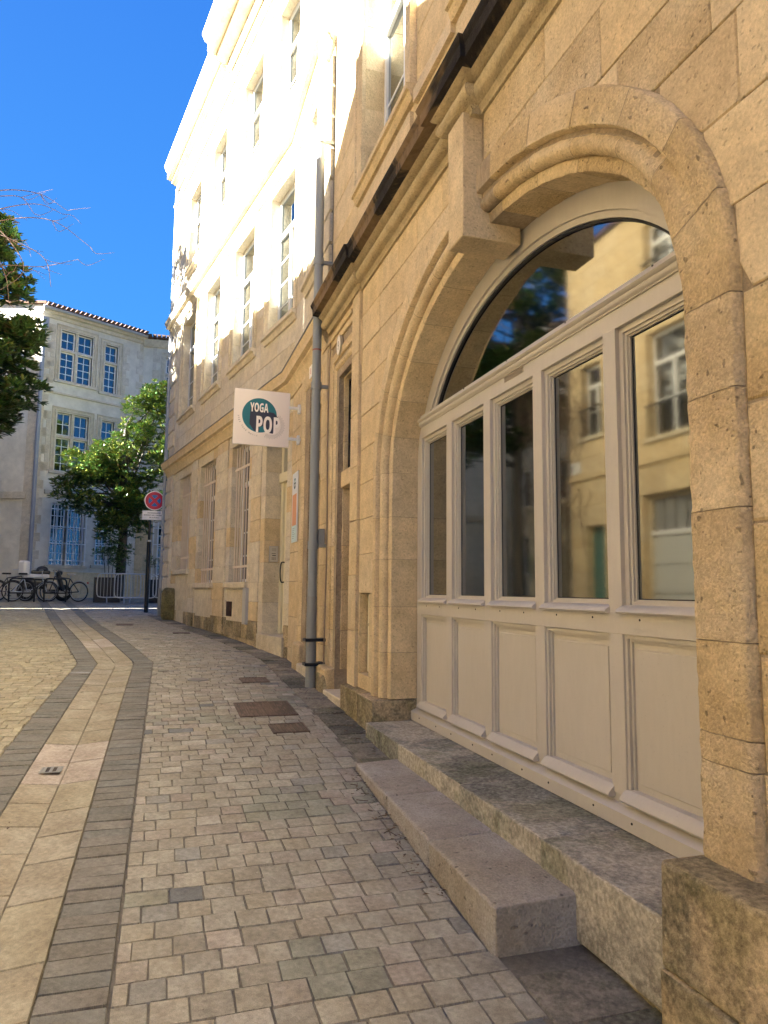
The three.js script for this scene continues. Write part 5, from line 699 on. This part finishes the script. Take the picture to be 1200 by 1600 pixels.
{ // no stopping sign
  const z = -21.5, g0 = gy(z), s = thing('no_stopping_sign', 'round red and blue no-stopping sign with a white plate on a black post', 'road sign', [-0.3, g0, z], 0.05);
  part(s, 'post', rod([0, -0.1, 0], [0, 2.75, 0], 0.038, 12), M.iron); part(s, 'post_sleeve', rod([0, 0, 0], [0, 2.0, 0], 0.058, 12), M.iron); part(s, 'band', rod([0, 2.0, 0], [0, 2.05, 0], 0.06, 12), M.galv);
  const c = document.createElement('canvas'); c.width = c.height = 512; const x = c.getContext('2d'); x.fillStyle = '#f4e9e6'; x.fillRect(0, 0, 512, 512); x.fillStyle = '#c4183a'; x.beginPath(); x.arc(256, 256, 236, 0, 7); x.fill(); x.fillStyle = '#1667b0'; x.beginPath(); x.arc(256, 256, 156, 0, 7); x.fill(); x.strokeStyle = '#c4183a'; x.lineWidth = 70; for (const a of [0.785, -0.785]) { x.beginPath(); x.moveTo(256 - Math.cos(a) * 170, 256 - Math.sin(a) * 170); x.lineTo(256 + Math.cos(a) * 170, 256 + Math.sin(a) * 170); x.stroke(); }
  const t = new THREE.CanvasTexture(c); t.colorSpace = THREE.SRGBColorSpace; const d = new THREE.CircleGeometry(0.275, 48); d.translate(0.1, 3.18, 0.052); part(s, 'sign_disc', d, new THREE.MeshStandardMaterial({ map: t, roughness: 0.4 })); const k = new THREE.CylinderGeometry(0.28, 0.28, 0.02, 48); k.rotateX(Math.PI / 2); k.translate(0.1, 3.18, 0.04); part(s, 'disc_back', k, M.galv);
  part(s, 'post_top', rod([0, 2.7, 0], [0, 3.4, 0], 0.03, 10), M.iron);
  const c2 = document.createElement('canvas'); c2.width = 512; c2.height = 224; const y = c2.getContext('2d'); y.fillStyle = '#e9e6e6'; y.fillRect(0, 0, 512, 224); y.fillStyle = '#2a2a30'; y.font = 'bold 36px sans-serif'; y.textAlign = 'center'; y.fillText('STATIONNEMENT', 256, 66); y.fillText("INTERDIT SUR L'ENSEMBLE", 256, 122); y.fillText('DE LA PLACE', 256, 178); const t2 = new THREE.CanvasTexture(c2); t2.colorSpace = THREE.SRGBColorSpace;
  part(s, 'plate', box(-0.22, 0.42, 2.62, 2.89, 0.034, 0.05, 0.006), std(0.72, 0.72, 0.72, { roughness: 0.4 })); const p = new THREE.PlaneGeometry(0.62, 0.255); p.translate(0.1, 2.755, 0.0515); part(s, 'plate_text', p, new THREE.MeshStandardMaterial({ map: t2, roughness: 0.4 }));
}
{ // guard stone at the corner
  const b = thing('guard_stone', 'mossy rounded stone bollard at the corner of the tall limestone building', 'bollard', [0.3, gy(-19.1) - 0.05, -19.15]), g = new RoundedBoxGeometry(0.44, 0.86, 0.4, 9, 0.18), p = g.attributes.position; for (let i = 0; i < p.count; i++) { const X = p.getX(i), Y = p.getY(i), Z = p.getZ(i), k = Y > 0.2 ? 0.93 : 1.02; p.setXYZ(i, X * k + (n3(X * 5, Y * 5, Z * 5 + 4, 3) - 0.5) * 0.06, Y + (n3(X * 6, Y * 6, Z * 6 + 9, 4) - 0.5) * 0.05, Z * k + (n3(X * 5 + 9, Y * 5, Z * 5, 5) - 0.5) * 0.06); } g.computeVertexNormals(); g.translate(0, 0.42, 0);
  part(b, 'stone_block', boxUV(g), std(0.36, 0.33, 0.19, { map: mossMap, bumpMap: roughBump, bumpScale: 0.012 }));
}
// covers in the pavement
function cover(label, x0, x1, z0, z1, ribs, col, name = 'manhole_cover') {
  const xm = (x0 + x1) / 2, zm = (z0 + z1) / 2, sl = Math.atan((gy(z1) - gy(z0)) / (z0 - z1)), c = thing(name, label, 'manhole cover', [xm, gy(zm) + 0.002, zm]); c.rotation.x = sl; const w = (x1 - x0) / 2, d = Math.abs(z1 - z0) / 2, mt = std(...col, { metalness: 0.4, roughness: 0.6, map: rustMap });
  const fl = box(-w, w, -0.01, 0.002, -d, d, 0.002); part(c, 'lid', fl, mt); const n = Math.max(4, Math.round(2 * w / ribs)), l = []; for (let i = 0; i < n; i++) { const u = lerp(-w + 0.02, w - 0.02, (i + 0.5) / n); l.push(box(u - ribs * 0.28, u + ribs * 0.28, 0.001, 0.006, -d + 0.025, d - 0.025, 0)); } tag(part(c, 'rib_pattern', merge(l), mt), null, null, null, 'stuff'); const f = ring(-w, w, -d, d, 0.016, 0, 0.006); f.rotateX(-Math.PI / 2); part(c, 'rim', flat(f), mt); return c;
}
cover('large ribbed iron cover in the paving beside two smaller lids', 0.78, 1.33, -6.93, -7.58, 0.028, [0.27, 0.235, 0.21]); cover('small square iron lid just below the large ribbed cover', 0.99, 1.31, -6.27, -6.6, 0.04, [0.25, 0.225, 0.20]); cover('square iron lid in the paving level with the drainpipe', 1.0, 1.33, -8.78, -9.15, 0.04, [0.28, 0.245, 0.22]); cover('worn iron lid in the paving in front of the barred windows', 0.32, 0.65, -14.95, -15.3, 0.05, [0.26, 0.23, 0.21]); cover('far iron lid in the paving in line with the stone bollard', -0.88, -0.5, -17.4, -17.8, 0.05, [0.26, 0.23, 0.21]);
{ const z = -9.13, c = thing('round_cover', 'small round iron valve cover in the paving', 'manhole cover', [0.51, gy(z) + 0.001, z]), g = new THREE.CylinderGeometry(0.11, 0.11, 0.012, 28); part(c, 'lid', g, std(0.16, 0.14, 0.13, { metalness: 0.4, roughness: 0.6 })); part(c, 'rim', new THREE.TorusGeometry(0.118, 0.009, 6, 28).rotateX(Math.PI / 2), M.pipeGrey); }
{ const z = -5.6, x = -0.655, c = thing('gutter_drain', 'small square drain sunk in the pink gutter slabs', 'drain', [x, gy(z) - 0.004, z]); part(c, 'rim', flat(ring(-0.07, 0.07, -0.08, 0.08, 0.012, 0, 0.006).rotateX(-Math.PI / 2)), M.pipeGrey); part(c, 'sump', box(-0.06, 0.06, -0.012, 0.0, -0.07, 0.07, 0), std(0.05, 0.04, 0.035)); for (let i = 0; i < 3; i++) part(c, 'grate_bar', box(-0.055 + i * 0.045, -0.035 + i * 0.045, 0.0, 0.006, -0.07, 0.07, 0.001), M.pipeGrey); }
// barriers
function barrier(name, label, x, z, turn, w = 1.55) { const b = thing(name, label, 'barrier', [x, gy(z), z], turn, 'steel crowd barriers in the square'), h = 0.78, y0 = 0.22; part(b, 'frame', tube([[-w / 2, y0 + 0.1, 0], [-w / 2, y0 + h - 0.12, 0], [-w / 2 + 0.03, y0 + h - 0.03, 0], [-w / 2 + 0.12, y0 + h, 0], [0, y0 + h, 0], [w / 2 - 0.12, y0 + h, 0], [w / 2 - 0.03, y0 + h - 0.03, 0], [w / 2, y0 + h - 0.12, 0], [w / 2, y0 + 0.1, 0], [w / 2 - 0.03, y0 + 0.03, 0], [w / 2 - 0.12, y0, 0], [0, y0, 0], [-w / 2 + 0.12, y0, 0], [-w / 2 + 0.03, y0 + 0.03, 0]], 0.018, 0.018, 4, 7, true), M.galv); const n = 13; for (let i = 1; i < n; i++) part(b, 'bar', rod([lerp(-w / 2, w / 2, i / n), y0, 0], [lerp(-w / 2, w / 2, i / n), y0 + h, 0], 0.008, 6), M.galv); for (const sx of [-1, 1]) part(b, 'foot', tube([[sx * (w / 2 - 0.3), y0, 0], [sx * (w / 2 - 0.33), 0.03, 0.26]], 0.016, 0.016, 2, 6), M.galv), part(b, 'foot', tube([[sx * (w / 2 - 0.3), y0, 0], [sx * (w / 2 - 0.3), 0.03, -0.26]], 0.016, 0.016, 2, 6), M.galv); return b; }
barrier('crowd_barrier', 'grey steel barrier standing in front of the dark planter with the shrub', -1.25, -25.7, 0.03, 1.35); barrier('crowd_barrier', 'grey steel barrier overlapping the planter barrier and passing behind the sign post', -0.72, -25.4, -0.04, 1.3); barrier('crowd_barrier', 'grey steel barrier half hidden behind the corner of the tall building', 0.55, -25.6, 0.02, 1.4);
// planters
function planter(label, x, z, w, h, shrub, seed) { const p = thing('planter', label, 'planter', [x, gy(z), z]); part(p, 'trough', flat(shapeHoles(rect(-w / 2, w / 2, -0.3, 0.3), [[[-w / 2 + 0.03, -0.27], [-w / 2 + 0.03, 0.27], [w / 2 - 0.03, 0.27], [w / 2 - 0.03, -0.27]]], 0, h)).rotateX(-Math.PI / 2), M.iron); part(p, 'soil', box(-w / 2 + 0.03, w / 2 - 0.03, h - 0.12, h - 0.06, -0.27, 0.27, 0), std(0.04, 0.03, 0.02)); for (let i = 0; i < 3; i++) part(p, 'stem', tube([[-0.1 + i * 0.1, h - 0.1, 0], [-0.15 + i * 0.15, h + 0.5, 0.05], [-0.3 + i * 0.28, h + 1.0, 0]], 0.018, 0.006, 4, 5), bark); tag(part(p, 'foliage', leafRosettes(shrub, { seed, per: [5, 8], len: [0.07, 0.12], yellow: 0.03 }), leafM), null, null, null, 'stuff'); }
{ const l = [], q = rng(3); for (let i = 0; i < 26; i++) l.push([0.1 + (q() - 0.5) * 1.0, 1.1 + q() * 1.15, (q() - 0.5) * 0.5, 0.16 + q() * 0.12, 16]); planter('black planter with a tall dark leafy shrub', -1.66, -26.6, 0.86, 0.85, l, 31); const m = []; for (let i = 0; i < 9; i++) m.push([(q() - 0.5) * 0.7, 0.9 + q() * 0.8, (q() - 0.5) * 0.4, 0.13 + q() * 0.1, 10]); planter('black planter with a small sparse shrub behind the corner', 0.0, -26.4, 0.6, 0.8, m, 33); }
// cycle stands and parked machines
for (const [i, [x0, x1]] of [[-4.72, -3.95], [-3.65, -2.98]].entries()) { const z = -26.6, s = thing('cycle_stand', i ? 'black tubular cycle stand between the covered scooter and the black bicycle' : 'black tubular cycle stand holding the pale bicycle', 'cycle stand', [(x0 + x1) / 2, gy(z), z]), w = (x1 - x0) / 2; part(s, 'hoop', tube([[-w, 0, 0], [-w, 0.68, 0], [-w + 0.05, 0.77, 0], [0, 0.78, 0], [w - 0.05, 0.77, 0], [w, 0.68, 0], [w, 0, 0]], 0.028, 0.028, 5, 8), M.iron); part(s, 'cross_tube', rod([-w, 0.3, 0], [w, 0.3, 0], 0.022), M.iron); }
function bicycle(label, x, z, turn, frameC, o = {}) {
  const b = thing('bicycle', label, 'bicycle', [x, gy(z), z], turn), fm = std(...frameC, { roughness: 0.4 }), ty = std(0.02, 0.02, 0.02, { roughness: 0.8 }), R0 = 0.34;
  for (const wx of [-0.53, 0.53]) { const w = sub(b, 'wheel'); const t = new THREE.TorusGeometry(R0 - 0.02, 0.022, 8, 36); t.translate(wx, R0, 0); part(w, 'tyre', t, ty); const r = new THREE.TorusGeometry(R0 - 0.048, 0.011, 6, 36); r.translate(wx, R0, 0); part(w, 'rim', r, M.galv); const sp = []; for (let i = 0; i < 14; i++) { const a = (i / 14) * 6.283; sp.push(rod([wx, R0, 0], [wx + Math.cos(a) * (R0 - 0.05), R0 + Math.sin(a) * (R0 - 0.05), 0], 0.0022, 4)); } tag(part(w, 'spokes', merge(sp), M.galv), null, null, null, 'stuff'); part(w, 'mudguard', new THREE.TorusGeometry(R0 + 0.02, 0.02, 5, 24, 2.3).rotateZ(0.4).translate(wx, R0, 0), o.guard || ty); }
  const P = { bb: [-0.08, 0.3, 0], st: [-0.2, 0.78, 0], ht: [0.36, 0.85, 0], hb: [0.41, 0.66, 0], rw: [-0.53, R0, 0], fw: [0.53, R0, 0] }; const fr = [['bb', 'st'], ['bb', 'hb'], ['st', 'ht'], ['ht', 'hb'], ['bb', 'rw'], ['st', 'rw'], ['hb', 'fw']].map(([a, c]) => rod(P[a], P[c], 0.017, 8)); part(b, 'frame', merge(fr), fm);
  const sd = new RoundedBoxGeometry(0.26, 0.06, 0.17, 4, 0.03); sd.translate(-0.24, 0.93, 0); part(b, 'saddle', sd, o.seat || ty); part(b, 'seat_post', rod([-0.2, 0.78, 0], [-0.235, 0.91, 0], 0.014), M.galv); part(b, 'handlebar', tube([[0.2, 1.05, -0.27], [0.34, 1.06, -0.16], [0.36, 1.02, 0], [0.34, 1.06, 0.16], [0.2, 1.05, 0.27]], 0.013, 0.013, 5, 7), o.bar || M.galv); part(b, 'stem', rod([0.36, 0.85, 0], [0.355, 1.03, 0], 0.015), M.galv); const ch = new THREE.TorusGeometry(0.085, 0.012, 6, 20); ch.translate(-0.08, 0.3, 0.05); part(b, 'chainring', ch, M.galv); for (const s of [-1, 1]) part(b, 'pedal', box(-0.12 + s * 0.09, -0.04 + s * 0.09, 0.29 - s * 0.12, 0.31 - s * 0.12, s * 0.06, s * 0.16, 0), ty);
  if (o.lamp) part(b, 'rear_lamp', box(-0.86, -0.82, 0.62, 0.67, -0.03, 0.03), std(0.5, 0.05, 0.03)); if (o.seat2) { const g = new RoundedBoxGeometry(0.3, 0.5, 0.3, 4, 0.08); g.translate(0.42, 1.12, 0); part(b, 'white_basket', g, std(0.75, 0.72, 0.68)); } return b;
}
bicycle('black bicycle with pale saddle and red rear light at the end of the racks', -3.08, -26.9, 2.75, [0.03, 0.025, 0.025], { seat: std(0.55, 0.48, 0.4), bar: std(0.5, 0.44, 0.36), lamp: 1, guard: std(0.4, 0.4, 0.4) });
bicycle('pale silver bicycle locked inside the cycle stand', -4.15, -26.95, 0.35, [0.5, 0.55, 0.62], {}); bicycle('dark bicycle carrying a white front basket beside the blue gate', -4.75, -27.2, -0.5, [0.05, 0.05, 0.06], { seat2: 1 });
{ // motor scooter with a white seat cover
  const z = -27.3, s = thing('motor_scooter', 'black motor scooter with a white seat cover parked behind the racks', 'scooter', [-3.75, gy(z), z], 0.25), bk = std(0.018, 0.018, 0.02, { roughness: 0.35 });
  for (const x of [-0.55, 0.6]) { const w = sub(s, 'wheel'); part(w, 'tyre', new THREE.TorusGeometry(0.22, 0.07, 10, 28).translate(x, 0.28, 0), std(0.015, 0.015, 0.015)); part(w, 'rim', new THREE.CylinderGeometry(0.15, 0.15, 0.06, 20).rotateX(Math.PI / 2).translate(x, 0.28, 0), M.galv); }
  part(s, 'rear_body', new RoundedBoxGeometry(0.85, 0.36, 0.34, 4, 0.12).translate(-0.35, 0.58, 0), bk); part(s, 'footboard', new RoundedBoxGeometry(0.5, 0.12, 0.3, 3, 0.04).translate(0.2, 0.34, 0), bk); const ap = new RoundedBoxGeometry(0.14, 0.7, 0.42, 3, 0.06); ap.rotateZ(0.3); ap.translate(0.48, 0.68, 0); part(s, 'leg_shield', ap, bk); part(s, 'seat', new RoundedBoxGeometry(0.85, 0.18, 0.34, 4, 0.08).translate(-0.3, 0.84, 0), std(0.68, 0.67, 0.66)); part(s, 'top_bag', new RoundedBoxGeometry(0.6, 0.14, 0.3, 4, 0.06).translate(-0.15, 0.98, 0), bk); part(s, 'handlebar', tube([[0.38, 1.06, -0.3], [0.4, 1.04, 0], [0.38, 1.06, 0.3]], 0.02, 0.02, 5, 7), bk); part(s, 'headlamp', new THREE.SphereGeometry(0.1, 14, 10).translate(0.46, 0.98, 0), bk); part(s, 'front_fork', rod([0.44, 0.9, 0], [0.6, 0.3, 0], 0.03), M.galv); part(s, 'top_case', new THREE.SphereGeometry(0.16, 16, 12).scale(1.2, 0.9, 1).translate(-0.1, 1.06, 0), bk);
}
// leaf litter and twigs blown against the step and the wall, scattered dead leaves
{
  const q = rng(55), ra = (a, b) => a + (b - a) * q(), L = []; const col = [[0.10, 0.065, 0.035], [0.15, 0.10, 0.055], [0.07, 0.05, 0.035], [0.22, 0.17, 0.11], [0.35, 0.32, 0.28]];
  const leaf = (x, z, s) => { const g = new THREE.BufferGeometry(), a = ra(0, 6.28), ca = Math.cos(a), sa = Math.sin(a), y = gy(z) + 0.004, P = (u, w, h) => [x + (u * ca - w * sa) * s, y + h * s, z + (u * sa + w * ca) * s], e = [P(-1, 0, 0.05), P(0, 0.38, 0.2), P(1, 0, 0.1), P(0, -0.38, 0.22), P(0, 0, 0.05)]; g.setAttribute('position', new THREE.Float32BufferAttribute([e[0], e[4], e[1], e[1], e[4], e[2], e[2], e[4], e[3], e[3], e[4], e[0]].flat(), 3)); g.computeVertexNormals(); boxUV(g); L.push(tint(g, ...col[Math.floor(q() * 5)])); };
  for (let i = 0; i < 150; i++) { const z = -ra(3.2, 5.1); leaf(lerp(1.34, 1.42, (-z - 2.76) / 2.43) - Math.abs(ra(-0.12, 0.12)) * q() - 0.01, z, ra(0.006, 0.022)); } for (let i = 0; i < 190; i++) { const z = -ra(5.4, 10.6); leaf(1.78 - Math.abs(ra(0, 0.3)) * q(), z, ra(0.008, 0.025)); } for (let i = 0; i < 60; i++) leaf(ra(-1.0, 1.5), -ra(2.6, 14), ra(0.005, 0.012)); for (let i = 0; i < 70; i++) leaf(ra(-4, 1), -ra(12, 27), ra(0.02, 0.045)); for (let i = 0; i < 25; i++) leaf(gutterX(-6) + ra(-0.2, 0.2), -ra(4.5, 15), ra(0.012, 0.03));
  for (let i = 0; i < 90; i++) leaf(ra(-0.9, 1.6), -ra(2.5, 9), ra(0.003, 0.007));
  for (let i = 0; i < 26; i++) { const z = -(i < 14 ? ra(3.4, 5.0) : ra(5.6, 9)), x = i < 14 ? 1.3 + ra(-0.05, 0.04) : 1.65 + ra(-0.1, 0.08), a = ra(0, 6.28), l = ra(0.03, 0.09), y = gy(z) + 0.006; const g = rod([x, y, z], [x + Math.cos(a) * l, y + 0.006, z + Math.sin(a) * l], 0.0022, 4); L.push(tint(boxUV(g.toNonIndexed()), 0.09, 0.06, 0.04)); }
  const g = shadows(new THREE.Mesh(merge(L), std(1, 1, 1, { vertexColors: true, side: THREE.DoubleSide }))); g.name = 'leaf_litter'; tag(g, 'dry leaves and twigs scattered along the wall and step', 'leaf litter', null, 'stuff'); scene.add(g);
}
renderer.render(scene, camera);
